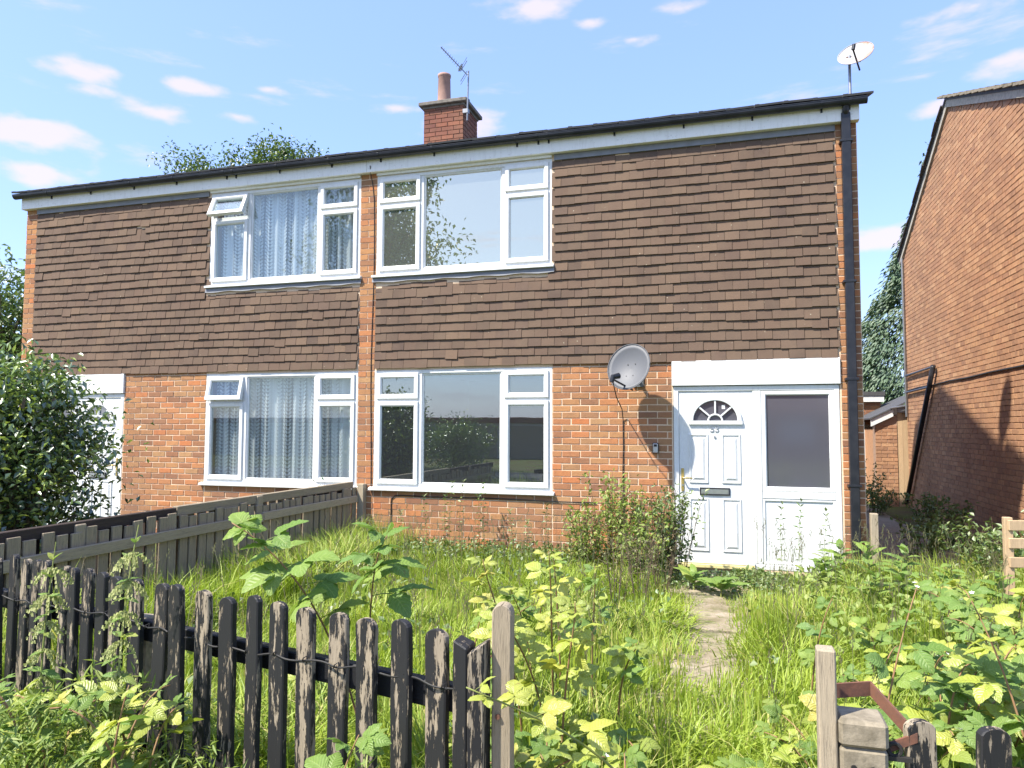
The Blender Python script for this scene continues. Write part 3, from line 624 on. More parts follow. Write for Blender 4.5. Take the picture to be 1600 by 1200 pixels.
def half_house(side):
    left, right = (PARTY, 1.38) if side > 0 else (2*PARTY-1.38, PARTY)
    lab = 'right-hand half of the brown tile-hung brick pair, with the door numbered 53' if side > 0 else 'left-hand half of the tile-hung brick pair, with leaf-patterned net curtains'
    H = thing('semi_detached_house', ((left+right)/2, 3.5, ZG), lab, 'house', 'houses of the tile-hung pair')
    X = lambda x: mir(x, side)
    span = lambda a, b: (min(X(a), X(b)), max(X(a), X(b)))
    wl = span(-4.39, -2.03); dr = span(-.62, 1.16); pier_out = span(1.16, 1.38); pier_in = span(PARTY, -4.39)
    up_w = (wl[0], wl[1], 3.49, 4.80); lo_w = (wl[0], wl[1], .742, 2.235)
    ops = [up_w, lo_w, (dr[0]+.01, dr[1]-.01, -.04, 2.0)]
    core = MB(); wall_cells(core, left, right, ZG-.3, ZF+.2, ops, .004, .25)
    core_o = core.build('wall', 'mortar', H)
    gx = 1.38 if side > 0 else 2*PARTY-1.38; s_ = 1 if side > 0 else -1
    # gable, party wall and back, then the roof slopes
    gb = MB(); a, b = sorted((gx-s_*.02, gx-s_*.25)); ridge_z = 6.30
    def gable(mb, a, b):
        P = [(0.251, ZG-.3), (5.2, ZG-.3), (5.2, 5.6), (3.5, 6.2), (0.251, 5.1)]; n = len(P)
        vs = [(a, y, z) for y, z in P]+[(b, y, z) for y, z in P]
        mb.raw(vs, [tuple(range(n)), tuple(range(2*n-1, n-1, -1))]+[((i+1) % n, i, n+i, n+(i+1) % n) for i in range(n)])
    gable(gb, a, b); gb.build('gable_wall', 'mortar', H)
    pw = MB(); gable(pw, *sorted((PARTY+s_*.005, PARTY+s_*.1))); pw.build('party_wall', 'plaster', H)
    MB().box(left+.26, right-.26, 4.95, 5.19, ZG-.3, 5.55).build('back_wall', 'mortar', H)  # unseen rear, drawn shallow so sun can reach the lean-to
    MB().box(left+.1, right-.1, .255, 4.9, 2.32, 2.52).build('floor_slab', 'plaster', H)
    MB().box(left+.1, right-.1, .255, 4.9, ZG-.2, -.03).build('ground_slab', 'carpet', H)
    MB().box(left+.1, right-.1, 3.6, 3.7, -.02, 4.85).build('interior_wall', 'plaster', H)
    MB().box(left+.1, right-.1, .255, 4.9, 4.86, 4.95).build('ceiling', 'plaster', H)
    if side > 0:
        MB().box(-1.75, -1.65, .26, 3.58, -.02, 2.31).build('interior_wall', 'plaster', H)
        MB().box(-3.05, -2.86, .9, .98, -.02, 1.05).build('box_board', 'palewood', H)
        MB().box(-2.75, -2.1, 1.4, 2.0, -.02, .95).build('cabinet', 'fencedark', H, bev=.01)
    # bricks
    regs = [(pier_out[0], pier_out[1], 0, ZF), (span(-2.03, -.62)[0], span(-2.03, -.62)[1], 0, ZT+.04), (wl[0], wl[1], 0, .70)]
    regs = [(r[0], r[1], ZG-.08, r[3]) for r in regs]
    if side > 0: regs.append((2*PARTY+4.39, -4.39, ZG-.08, ZF))       # the pier on the party line
    lay_bricks(H, lay_rows(regs, seed=5), 'brick', Matrix(), 300, 11+side)
    # gable bricks, seen only from the side
    if side > 0:
        fr = Matrix.Translation((1.38, 0, 0)) @ Matrix.Rotation(R(90), 4, 'Z')
        rw = lay_rows([(.03, 5.2, ZG-.08, 5.1)], seed=6); rw = [t for t in rw]
        lay_bricks(H, rw, 'brick', fr, 0, 21)
    # windows, tiles, door
    if side > 0:
        window(H, up_w[0], up_w[1], up_w[2], up_w[3], 'glass_up', 0, True, False, 1)
        window(H, lo_w[0], lo_w[1], lo_w[2], lo_w[3], 'glass_low', 0, False, False, 2)
        hang_tiles(H, -4.39, 1.16, (up_w[0], up_w[1], up_w[2]-.03, up_w[3]+.2), 31, {(9, 6)}, {(10, 13): .02, (9, 0): .035, (4, 32): .02, (3, 32): .015, (12, 32): .012, (1, 6): .02})
    else:
        window(H, up_w[0], up_w[1], up_w[2], up_w[3], 'glass_net', 24, True, True, 3)
        window(H, lo_w[0], lo_w[1], lo_w[2], lo_w[3], 'glass_net', 13, False, True, 4)
        hang_tiles(H, 2*PARTY-1.16, 2*PARTY+4.39, (up_w[0], up_w[1], up_w[2]-.03, up_w[3]+.2), 32, {(18, 12)}, {(19, 12): .02, (8, 4): .03, (10, 7): .02, (14, 7): .015, (2, 24): .02, (3, 26): .015, (6, 30): .02})
    door(H, side, side > 0)
    # lead strip above the tiles, fascia, soffit
    tl = span(-2.0, 1.16)
    MB().box(tl[0], tl[1], -.022, .01, ZF-.075, ZF-.002).build('lead_strip', 'lead', H)
    fx0, fx1 = (PARTY+.001, 1.40) if side > 0 else (2*PARTY-1.40, PARTY-.001)
    MB().box(fx0, fx1, -.085, .01, ZF, ZF+.2).build('fascia', 'fascia', H, bev=.003)
    MB().box(wl[0], wl[1], -.03, .01, ZF-.035, ZF-.003).build('head_strip', 'fascia', H)
    # roof: a slab for each slope plus the row of eaves tiles
    ov = .1; rx0, rx1 = (PARTY, 1.38+ov) if side > 0 else (2*PARTY-1.38-ov, PARTY)
    sl = (6.32-5.075)/(3.5+.13)
    rf = MB(); rf.raw([(rx0, -.13, 5.055), (rx1, -.13, 5.055), (rx1, 3.5, 6.30), (rx0, 3.5, 6.30), (rx0, -.13, 5.08), (rx1, -.13, 5.08), (rx1, 3.5, 6.33), (rx0, 3.5, 6.33)], [(0, 3, 2, 1), (4, 5, 6, 7), (0, 1, 5, 4), (1, 2, 6, 5), (2, 3, 7, 6), (3, 0, 4, 7)])
    rf.raw([(rx0, 5.33, 5.62), (rx1, 5.33, 5.62), (rx1, 3.501, 6.30), (rx0, 3.501, 6.30), (rx0, 5.33, 5.65), (rx1, 5.33, 5.65), (rx1, 3.501, 6.33), (rx0, 3.501, 6.33)], [(0, 1, 2, 3), (4, 7, 6, 5), (0, 4, 5, 1), (1, 5, 6, 2), (2, 6, 7, 3), (3, 7, 4, 0)])
    roof = rf.build('roof', 'roof', H)
    et = MB(); et.box(-.148, .148, -.03, .36, .0, .022); et.box(-.148, -.10, -.028, .36, .018, .027); ang = math.atan(sl)
    eme = et.mesh('roof_tile', 'roof'); rr = random.Random(9+side); x = rx0+.15
    while x < rx1-.1:
        for row in range(2):
            inst('roof_tile', eme, roof, Matrix.Translation((x+rr.uniform(-.004, .004), -.16+row*.32, 5.073+row*.32*sl+row*.012+rr.uniform(-.004, .005))) @ Euler((ang-.03, rr.gauss(0, .012), rr.gauss(0, .012))).to_matrix().to_4x4())
        x += .302
    # gutter with brackets
    gx0, gx1 = (PARTY+.0, 1.47) if side > 0 else (2*PARTY-1.47, PARTY+.0)
    gm = MB(); n = 10; zc, yc, r_ = 5.045, -.140, .052
    for rad, flip in ((r_, False), (r_-.005, True)):
        vs = []
        for xx in (gx0, gx1):
            for i in range(n+1):
                t = math.pi*(1+i/n); vs.append((xx, yc+rad*math.cos(t), zc+rad*math.sin(t)*1.15))
        gm.raw(vs, [((i+1, i, n+1+i, n+2+i) if not flip else (i, i+1, n+2+i, n+1+i)) for i in range(n)])
    gm.tube([(gx0, yc-r_+.002, zc+.002), (gx1, yc-r_+.002, zc+.002)], .006, 6)
    ex = gx1 if side > 0 else gx0
    gm.raw([(ex, yc+r_*math.cos(math.pi*(1+i/n)), zc+r_*math.sin(math.pi*(1+i/n))*1.15) for i in range(n+1)], [tuple(range(n+1))])
    gut = gm.build('gutter', 'gutter', H, smooth=False)
    brx = [-4.3, -3.55, -2.45, -2.18, -2.05, -1.25, -.45, .30, 1.02, 1.3] if side > 0 else [2*PARTY-x for x in (-4.0, -3.2, -2.5, -2.35, -1.5, -.75, .05, .8)]
    for xb in brx:
        bk = MB(); pts = [(xb, yc+(r_+.004)*math.cos(math.pi*(1+i/8)), zc+(r_+.004)*1.15*math.sin(math.pi*(1+i/8))) for i in range(9)]
        for i in range(8):
            (x_, y1_, z1_), (_, y2_, z2_) = pts[i], pts[i+1]
            bk.box(xb-.012, xb+.012, 0, 1, 0, 1, 0, Matrix(((1, 0, 0, 0), (0, y2_-y1_, .003, y1_), (0, z2_-z1_, .006, z1_), (0, 0, 0, 1))))
        bk.box(xb-.01, xb+.01, -.098, -.084, 4.955, 5.05); bk.build('bracket', 'gutter', gut)
    if side > 0:
        dpx = 1.262
        dp = MB(); dp.box(dpx-.046, dpx+.046, -.105, -.02, -.1, 4.93); dpo = dp.build('downpipe', 'black', H, bev=.008)
        MB().tube([(dpx, -.118, 5.0), (dpx, -.105, 4.95), (dpx, -.055, 4.90)], .036, 10).build('outlet', 'gutter', dpo)
        for z in (4.62, 3.08, 2.03, .9): MB().box(dpx-.066, dpx+.066, -.11, .0, z-.014, z+.014).build('clip', 'black', dpo, bev=.004)
        # chimney on the party line behind the ridge
        chx0, chx1, chy0, chy1 = -5.06, -4.32, 3.0, 3.72
        ch = MB(); ch.box(chx0+.012, chx1-.012, chy0+.012, chy1-.012, 5.4, 7.08); cho = ch.build('chimney', 'mortar_d', H)
        rw = lay_rows([(chx0, chx1, 5.85, 7.07)], z_base=.03); lay_bricks(cho, rw, 'brick_c', Matrix.Translation((0, chy0, 0)), 0, 41)
        fr = Matrix.Translation((chx1, chy0, 0)) @ Matrix.Rotation(R(90), 4, 'Z'); lay_bricks(cho, lay_rows([(0.012, chy1-chy0, 5.85, 7.07)], z_base=.03), 'brick_c', fr, 0, 42)
        fr = Matrix.Translation((chx0, chy1, 0)) @ Matrix.Rotation(R(-90), 4, 'Z'); lay_bricks(cho, lay_rows([(0.0, chy1-chy0-.012, 5.85, 7.07)], z_base=.03), 'brick_c', fr, 0, 43)
        cap = MB(); cap.box(chx0-.02, chx1+.02, chy0-.02, chy1+.02, 7.075, 7.12); cap.box(chx0-.075, chx1+.075, chy0-.075, chy1+.075, 7.12, 7.185); cap.build('coping', 'cap', cho, bev=.008)
        pt = MB(); pt.tube([(-4.80, 3.3, 7.17), (-4.80, 3.3, 7.21), (-4.80, 3.3, 7.76), (-4.80, 3.3, 7.77), (-4.80, 3.3, 7.81)], [.135, .122, .108, .118, .118], 20); pt.tube([(-4.80, 3.3, 7.76), (-4.80, 3.3, 7.812)], [.09, .09], 16); pt.build('chimney_pot', 'pot', cho, smooth=True)
        cw = MB()
        for k in range(6): cw.tube([(-4.42+.075*math.cos(t*.5236)*(1-.06*abs(k-1)), 3.4+.075*math.sin(t*.5236)*(1-.06*abs(k-1)), 7.20+k*.026) for t in range(13)], .008, 5)
        cw.tube([(-4.42, 3.4, 7.18), (-4.42, 3.4, 7.31)], .05, 10); cw.tube([(-4.42, 3.4, 7.34), (-4.42, 3.4, 7.35), (-4.42, 3.4, 7.37)], [.07, .07, .02], 12)
        cw.build('flue_terminal', 'metal', cho)
    return H
HR = half_house(1)
HL = half_house(-1)

# ------------------------------------------------------------------ things fixed to the pair
def dish(name, center, normal, radius, mat, label, arm, mount):
    D = thing(name, center, label, 'dish'); n = Vector(normal).normalized(); q = n.to_track_quat('Z', 'Y').to_matrix().to_4x4()
    mw = Matrix.Translation(Vector(center)) @ q
    d = MB(); nr, na = 6, 36; vs = []; dep = radius*.26
    for off in (0, -.006):
        for i in range(nr+1):
            for k in range(na):
                r_ = radius*i/nr; t = 2*math.pi*k/na; vs.append((r_*math.cos(t)*.96, r_*math.sin(t)*1.04, dep*(i/nr)**2+off))
    ring = (nr+1)*na; fs = []
    for o_ in (0, ring):
        for i in range(nr):
            for k in range(na):
                f = (o_+i*na+k, o_+i*na+(k+1) % na, o_+(i+1)*na+(k+1) % na, o_+(i+1)*na+k); fs.append(f if o_ == 0 else f[::-1])
    for k in range(na): fs.append((nr*na+k, nr*na+(k+1) % na, ring+nr*na+(k+1) % na, ring+nr*na+k))
    d.raw(vs, fs); d.build('reflector', mat, D, smooth=True, mw=mw)
    rim = MB(); rim.tube([(radius*math.cos(2*math.pi*k/na)*.96, radius*math.sin(2*math.pi*k/na)*1.04, dep) for k in range(na+1)], .005, 6); rim.build('rim', mat, D, smooth=True, mw=mw)
    return D, mw
# dish by the door
D1, mw1 = dish('satellite_dish', (-1.045, -.33, 2.165), (-.30, -1, .34), .262, 'dish_grey', 'grey satellite dish on the brick wall to the left of the door', None, None)
arm = MB(); p0, p1 = Vector((-1.03, -.31, 1.93)), Vector((-1.20, -.60, 2.03)); arm.tube([p0, p1], .011, 6); arm.build('arm', 'black', D1)
lnb = MB(); lnb.tube([p1+Vector((-.02, -.01, -.03)), p1+Vector((0, .0, .05))], .026, 10); lnb.tube([p1+Vector((0, .0, .03)), p1+Vector((.055, .05, .045))], [.028, .034], 12); lnb.build('receiver', 'black', D1, bev=.003)
mt = MB(); mt.tube([(-1.02, -.30, 2.13), (-1.0, -.14, 2.10), (-1.0, -.02, 2.06)], .02, 8); mt.box(-1.06, -.94, -.022, -.001, 1.98, 2.14); mt.build('bracket', 'metal', D1)
for dx, dz in ((-.04, .05), (.05, .055), (-.04, -.09), (.04, -.085)):
    MB().tube([mw1 @ Vector((dx, dz, .0)), mw1 @ Vector((dx, dz, .012))], .007, 8).build('bolt', 'black', D1)
cb = MB(); pts = [(-1.205, -.60, 2.0), (-1.20, -.40, 1.85), (-1.185, -.06, 1.72), (-1.18, -.012, 1.6)]+[(-1.18+.006*math.sin(z*5), -.012, z) for z in (1.3, 1.0, .8, .6, .4, .2)]
cb.tube(pts, .006, 6); tag(cb.build('dish_cable', 'cable'), 'black cable hanging straight down the bricks from the wall dish', 'cable', 'black cables on the house')
# dish on the roof corner
D2, mw2 = dish('satellite_dish', (1.475, .47, 5.80), (-.35, -1, .72), .20, 'dish_rust', 'pale rust-stained satellite dish on a pole above the roof corner', None, None)
pl = MB(); pl.tube([(1.405, .5, 5.15), (1.405, .5, 5.84)], .016, 8); pl.build('pole', 'metal', D2)
ar = MB(); a0, a1 = Vector((1.50, .43, 5.62)), Vector((1.40, .20, 5.76)); ar.tube([a0, a1], .010, 6); ar.tube([a1, a1+Vector((.01, .0, .06))], .02, 8); ar.build('arm', 'black', D2)
MB().box(1.37, 1.53, .495, .53, 5.76, 5.83).build('bracket', 'rust', D2, bev=.004)
# aerial
A = thing('television_aerial', (-4.24, 3.2, 7.0), 'thin television aerial on a mast beside the chimney pot', 'aerial')
MB().tube([(-4.22, 2.92, 6.75), (-4.20, 2.92, 7.62)], .014, 8).build('mast', 'metal', A)
b0, b1 = Vector((-4.22, 2.92, 7.55)), Vector((-4.60, 2.64, 7.96)); bd = (b1-b0).normalized(); sd = Vector((.55, -.8, 0)).normalized()
sdv = bd.cross(Vector((0, 0, 1))).normalized()
MB().tube([b0, b1], .010, 6).build('boom', 'metal', A)
for k in range(11):
    p = b0+(b1-b0)*(.22+.075*k); l = .085-.004*k; MB().tube([p-sdv*l, p+sdv*l], .004, 5).build('element', 'metal', A)
rp = b0+(b1-b0)*.14
for s_ in (-1, 1):
    c = rp+Vector((0, 0, .09*s_)); MB().tube([c-sdv*.19, c+sdv*.19], .006, 5).build('reflector', 'metal', A); c2 = c+Vector((0, 0, .06*s_)); MB().tube([c2-sdv*.19, c2+sdv*.19], .004, 5).build('reflector', 'metal', A)
MB().box(-.10, .10, -.012, .012, -.02, .02, 0, Matrix.Translation(rp+bd*.08) @ sdv.to_track_quat('X', 'Z').to_matrix().to_4x4()).build('dipole_box', 'metal', A)
MB().box(-4.30, -4.20, 2.90, 2.985, 6.88, 6.96).build('clamp', 'metal', A, bev=.006)
# key safe
K = thing('key_safe', (-.81, 0, 1.24), 'small grey and black key safe on the bricks beside the door', 'key safe')
MB().box(-.845, -.775, -.035, -.001, 1.215, 1.335).build('body', 'black', K, bev=.008)
MB().box(-.838, -.782, -.044, -.034, 1.222, 1.328).build('cover', 'alu', K, bev=.006)
MB().box(-.828, -.792, -.048, -.043, 1.292, 1.318).build('window', 'black', K, bev=.002)
# cables on the wall
cb = MB(); pts = [(-4.45, -.10, 4.92), (-4.46, -.06, 4.83), (-4.455, -.008, 4.70)]
z = 4.5
while z > .72: pts.append((-4.43+.012*math.sin(z*2.1), -.008, z)); z -= .25
cb.tube(pts, .006, 5); tag(cb.build('wall_cable', 'cable'), 'thin dark cable running down the brick pier between the houses', 'cable', 'black cables on the house')
cb = MB(); pts = [(-4.13, -.01, .17), (-4.13, -.01, .52), (-4.125, -.01, .60), (-4.08, -.01, .635), (-4.0, -.01, .645)]+[(x, -.012, .645+.006*math.sin(x*4)-.012*(x+4)/2) for x in (-3.6, -3.2, -2.8, -2.4, -2.1, -1.8, -1.5)]
cb.tube(pts, .007, 6); tag(cb.build('wall_cable', 'cable'), 'black cable looping along the bricks just below the window sill', 'cable', 'black cables on the house')
J = thing('junction_box', (-4.17, 0, .1), 'small black junction box low on the bricks beside the fence end', 'junction box')
MB().box(-4.24, -4.12, -.06, -.001, .10, .24).build('body', 'black', J, bev=.01); MB().tube([(-4.15, -.04, .10), (-4.14, -.05, .02), (-4.10, -.04, -.04)], .012, 6).build('conduit', 'metal', J)

# ------------------------------------------------------------------ brick house to the right
NX = 3.5
NB = thing('brick_house', (NX+3, 4.2, -.2), 'plain brown brick gable wall of the house at the right edge', 'house')
def gtop(y): return 6.83-(abs(y-4.57)*(.499 if y > 4.57 else .393))
g = MB(); P = [(.306, -.3), (8.08, -.3), (8.08, gtop(8.08)), (4.57, 6.83), (.306, gtop(.306))]; n = len(P)
vs = [(NX+.006, y, z) for y, z in P]+[(NX+.25, y, z) for y, z in P]
g.raw(vs, [tuple(range(n)), tuple(range(2*n-1, n-1, -1))]+[((i+1) % n, i, n+i, n+(i+1) % n) for i in range(n)]); g.build('gable_wall', 'mortar_d', NB)
bw = MB(); bw.box(NX+.25, NX+7, .306, .5, -.3, 5.1); bw.build('front_wall', 'mortar_d', NB); bw = MB(); bw.box(NX+.25, NX+7, 7.85, 8.08, -.3, 5.0); bw.build('back_wall', 'brick_n', NB)
rows = lay_rows([(-8.08, -.3, -.3, 6.83)], gauge=.0755, seed=8); keep = []
for a, b, zc in rows:
    ya, yb = -b, -a; lim = min(gtop(ya), gtop(yb))-.03
    if zc+.034 < lim: keep.append((a, b, zc))
frN = Matrix.Translation((NX, 0, 0)) @ Matrix.Rotation(R(-90), 4, 'Z')
# individual bricks: those in view nearest the camera
inview = [t for t in keep if -t[1] > 1.45]; outv = [t for t in keep if -t[1] <= 1.45]
lay_bricks(NB, lay_rows([(NX+.02, NX+7, -.3, 5.0)], gauge=.0755), 'brick_n', Matrix.Translation((0, .3, 0)), 0, 57)
lay_bricks(NB, inview, 'brick_n', frN, 300, 55); lay_bricks(NB, outv, 'brick_n', frN, 0, 56)
rf = MB()
for (ya, za, yb, zb) in ((.1, gtop(.1), 4.57, 6.85), (8.25, gtop(8.25), 4.571, 6.85)):
    rf.raw([(NX-.05, ya, za), (NX+7, ya, za), (NX+7, yb, zb), (NX-.05, yb, zb), (NX-.05, ya, za+.06), (NX+7, ya, za+.06), (NX+7, yb, zb+.06), (NX-.05, yb, zb+.06)], [(0, 1, 2, 3), (4, 7, 6, 5), (0, 4, 5, 1), (1, 5, 6, 2), (2, 6, 7, 3), (3, 7, 4, 0)])
rfo = rf.build('roof', 'roof', NB)
rr = random.Random(12)
for k in range(16):      # verge tiles bedded in mortar
    y = .15+k*.29; z = gtop(y)
    if y > 4.5: break
    mw = Matrix.Translation((NX-.06, y, z+.07)) @ Euler((math.atan(.393)-.05, rr.gauss(0, .01), rr.gauss(0, .03))).to_matrix().to_4x4()
    MB().box(-.045, .30, 0, .33, 0, .035).build('verge_tile', 'concrete', rfo, mw=mw)
for k in range(14):
    y = 8.2-k*.29; z = gtop(y)
    if y < 5.0: break
    mw = Matrix.Translation((NX-.06, y, z+.065)) @ Euler((-math.atan(.499)+.05, rr.gauss(0, .01), rr.gauss(0, .03))).to_matrix().to_4x4()
    MB().box(-.03, .30, -.33, 0, 0, .022).build('verge_tile', 'roof', rfo, mw=mw)
vm = MB()
for (ya, yb) in ((.15, 4.57), (4.571, 8.2)):
    za, zb = gtop(ya), gtop(yb); vm.raw([(NX-.035, ya, za-.10), (NX-.035, yb, zb-.10), (NX+.03, yb, zb-.10), (NX+.03, ya, za-.10), (NX-.035, ya, za+.075), (NX-.035, yb, zb+.075), (NX+.03, yb, zb+.075), (NX+.03, ya, za+.075)], [(0, 1, 2, 3), (4, 7, 6, 5), (0, 4, 5, 1), (1, 5, 6, 2), (2, 6, 7, 3), (3, 7, 4, 0)])
vm.build('verge_mortar', 'cement', rfo)
cb = MB(); cb.tube([(NX-.015, y, 2.29+.01*math.sin(y*3)) for y in (1.0, 2, 3, 4, 5, 6, 7, 7.9)], .012, 6); tag(cb.build('wall_cable', 'cable'), 'long dark cable strung across the brown gable wall', 'cable')
PP = thing('soil_pipe', (NX-.08, 7.6, 0), 'slanting black pipe on the brown gable wall above the side path', 'pipe')
MB().tube([(NX-.07, 5.72, 2.60), (NX-.07, 7.2, .95), (NX-.08, 8.0, .0)], .042, 12).build('pipe', 'black', PP, smooth=True)
for z, y0 in ((2.60, 5.75), (2.26, 6.1)):
    MB().tube([(NX-.04, y0, z), (NX-.04, 7.9, z-.02)], .022, 8).build('branch_pipe', 'black', PP)
MB().tube([(NX-.04, 7.95, 1.75), (NX-.04, 7.95, 5.0)], .022, 8).build('riser_pipe', 'metal', PP)
# lean-to outbuilding at the end of the side path
OB = thing('outbuilding', (3.3, 8.8, -.2), 'low brick lean-to with white sloping fascia and timber door', 'outbuilding')
YO = 8.24
def wedge(x0, x1, zl, zr, y0, y1, th):
    m = MB(); m.raw([(x, y, z) for y in (y0, y1) for x, z in ((x0, zl), (x1, zr), (x1, zr+th), (x0, zl+th))], [(0, 1, 2, 3), (7, 6, 5, 4), (0, 4, 5, 1), (1, 5, 6, 2), (2, 6, 7, 3), (3, 7, 4, 0)]); return m
g = MB(); g.raw([(x, y, z) for y in (YO+.006, YO+.25) for x, z in ((2.92, -.3), (3.34, -.3), (3.34, 1.80), (2.92, 1.57))], [(0, 1, 2, 3), (7, 6, 5, 4), (0, 4, 5, 1), (1, 5, 6, 2), (2, 6, 7, 3), (3, 7, 4, 0)]); g.build('wall', 'mortar_d', OB)
MB().box(2.93, 3.15, YO+.26, YO+2.4, -.3, 1.5).build('side_wall', 'brick_n', OB)
lay_bricks(OB, lay_rows([(2.92, 3.34, -.3, 1.57)], gauge=.0755), 'brick_n', Matrix.Translation((0, YO, 0)), 200, 61)
wedge(2.84, 3.26, 1.555, 1.765, YO-.07, YO-.01, .15).build('fascia', 'upvc', OB)
wedge(2.82, 3.9, 1.70, 2.24, YO-.1, YO+2.4, .03).build('roof', 'roof', OB)
for i in range(4): MB().box(3.35+i*.093, 3.44+i*.093, YO, YO+.03, -.25, 1.84).build('door_board', 'palewood', OB)
MB().box(3.345, 3.75, YO-.05, YO-.002, 1.845, 1.96).build('door_head', 'metal', OB)
MB().tube([(3.2, YO-.12, 1.93), (3.75, YO-.12, 2.02)], .02, 6).build('pipe', 'metal', OB)
# second wing further back, with fence panels
OB2 = thing('outbuilding', (2.5, 10.8, -.2), 'far brick wing with flat roof and white fascia behind the side path', 'outbuilding')
MB().box(1.2, 3.36, 10.006, 12, -.3, 2.12).build('wall', 'mortar_d', OB2)
lay_bricks(OB2, lay_rows([(2.2, 3.36, 1.55, 2.10)], gauge=.0755), 'brick', Matrix.Translation((0, 10.0, 0)), 100, 63)
MB().box(1.1, 3.42, 9.9, 12.1, 2.125, 2.26).build('fascia', 'fascia', OB2, bev=.004); MB().box(1.08, 3.44, 9.88, 12.12, 2.265, 2.36).build('roof', 'roof', OB2)
FP = thing('panel_fence', (2.6, 9.6, -.2), 'pale timber panel fence behind the low brick lean-to', 'fence')
for i in range(14): MB().box(1.75+i*.1, 1.845+i*.1, 9.6, 9.62, -.2, 1.60).build('board', 'palewood', FP)
MB().box(2.86, 2.93, 9.5, 9.59, -.2, 1.66).build('post', 'upvc', FP)
FD = thing('dark_fence', (4, 13, -.2), 'dark brown board fence under the conifer', 'fence')
for i in range(24): MB().box(2.6+i*.125, 2.72+i*.125, 13, 13.02, -.2, 2.15+.02*math.sin(i*2.)).build('board', 'fencedark', FD)
# timber stump against our corner
MB_ = MB(); MB_.box(1.40, 1.475, -.11, -.03, -.12, .62); tag(MB_.build('timber_post', 'greywood', bev=.006), 'short grey timber post standing beside the black downpipe', 'post')

# ------------------------------------------------------------------ picket fence along the front
def picket_mesh(seed, h, w=.066, t=.024):
    rr = random.Random(seed); nz_ = 14; prof = []
    L = []; zs = [-.25+(h-.03+.25)*i/nz_ for i in range(nz_+1)]
    for z in zs: L.append((z, w*(.5+rr.uniform(-.035, .03)), w*(.5+rr.uniform(-.035, .03))))
    for a in (25, 45, 62, 78, 88): L.append((h-.032+.032*math.sin(R(a)), w*.5*math.cos(R(a))**.8*1.02, w*.5*math.cos(R(a))**.8*1.02))
    mb = MB(); vs = []; c = .004
    for z, l, r_ in L: vs += [(-l+c, -t/2, z), (r_-c, -t/2, z), (r_, -t/2+c, z), (r_, t/2, z), (-l, t/2, z), (-l, -t/2+c, z)]
    fs = [(i*6+k, i*6+(k+1) % 6, (i+1)*6+(k+1) % 6, (i+1)*6+k) for i in range(len(L)-1) for k in range(6)]+[tuple((len(L)-1)*6+k for k in range(6))]
    mb.raw(vs, fs); return mb.mesh('picket', 'picket')
PK = [picket_mesh(100+i, .98, .062+.003*(i % 3)) for i in range(6)]
FX = [-3.56, -3.47, -3.375, -3.28, -3.18, -3.08, -2.95, -2.85, -2.76, -2.65, -2.53, -2.40, -2.265, -2.125, -1.985, -1.85, -1.715, -1.585, -1.45, -1.315, -1.18, -1.045, -.905]
def fy(x): return -5.70-.02*math.sin((x+3.5)*1.2)-.225*(x+3.5)+0.0
PF = thing('picket_fence', (-2.2, -6, -.12), 'low picket fence with peeling black paint along the left front', 'fence')
fang = math.atan(-.225); rr = random.Random(15); tops = []
for i, x in enumerate(FX):
    h = .862+rr.uniform(-.012, .012); mw = Matrix.Translation((x, fy(x), h-.98)) @ Euler((rr.gauss(0, .012), rr.gauss(0, .012), fang+rr.gauss(0, .05))).to_matrix().to_4x4() @ Matrix.Diagonal(((FX[min(i+1, 22)]-FX[min(i, 21)])*.60/.066, 1, 1, 1))
    inst('picket', PK[rr.randrange(6)], PF, mw); tops.append((x, fy(x)))
def rail(z, parent, mat='rail_black', w=.085):
    a, b = Vector((-3.75, fy(-3.75), 0)), Vector((-.78, fy(-.78), 0)); d = b-a
    mw = Matrix.Translation((a+b)/2) @ Matrix.Rotation(math.atan2(d.y, d.x), 4, 'Z') @ Matrix.Translation((0, .036, z)) @ Matrix.Rotation(R(90), 4, 'Y')
    MB().box(-w/2, w/2, -.02, .02, -d.length/2, d.length/2).build('rail', mat, parent, bev=.004, mw=mw)
rail(.635, PF); rail(.14, PF)
mid = MB(); mid.box(-.05, .05, -.04, .04, 0, .80); mid.build('post', 'concrete', PF, bev=.008, mw=Matrix.Translation((-2.46, fy(-2.46)+.085, -.12)))
wire = MB(); wp = []; nn = 160
for i in range(nn+1):
    x = -3.7+(2.86)*i/nn; wp.append((x, fy(x)-.016-.004*math.sin(i*.9), .675+.006*math.sin(i*.55)+.012*math.sin(x*4.3)))
wire.tube(wp, .0035, 5)
for i in range(6, nn, 8):
    p = Vector(wp[i]); wire.tube([p+Vector((-.012, 0, -.004)), p+Vector((-.004, -.008, .010)), p+Vector((.004, .006, .016)), p+Vector((.01, -.004, -.002))], .0028, 4)
wire.build('wire', 'cable', PF)
# gate post at the fence end: black painted, v-notched twin timber with a paler post behind
GP = thing('gate_post', (-.80, -6.28, -.12), 'stout notched post with flaking black paint at the picket fence end', 'post')
g = MB(); w0 = -.845
def prism_xy(mb, poly, zfun, z0=-.2):
    n = len(poly); vs = [(x, y, z0) for x, y in poly]+[(x, y, zfun(x, y)) for x, y in poly]
    mb.raw(vs, [tuple(range(n-1, -1, -1)), tuple(range(n, 2*n))]+[(i, (i+1) % n, n+(i+1) % n, n+i) for i in range(n)])
prism_xy(g, [(-.840, -6.325), (-.790, -6.335), (-.790, -6.25), (-.840, -6.25)], lambda x, y: .835-max(0, (x+.825))*.6)
g.build('post_half', 'picket_peel', GP, bev=.004); g = MB()
prism_xy(g, [(-.788, -6.335), (-.738, -6.322), (-.738, -6.25), (-.788, -6.25)], lambda x, y: .80+(x+.788)*.65)
g.build('post_half', 'picket', GP, bev=.004)
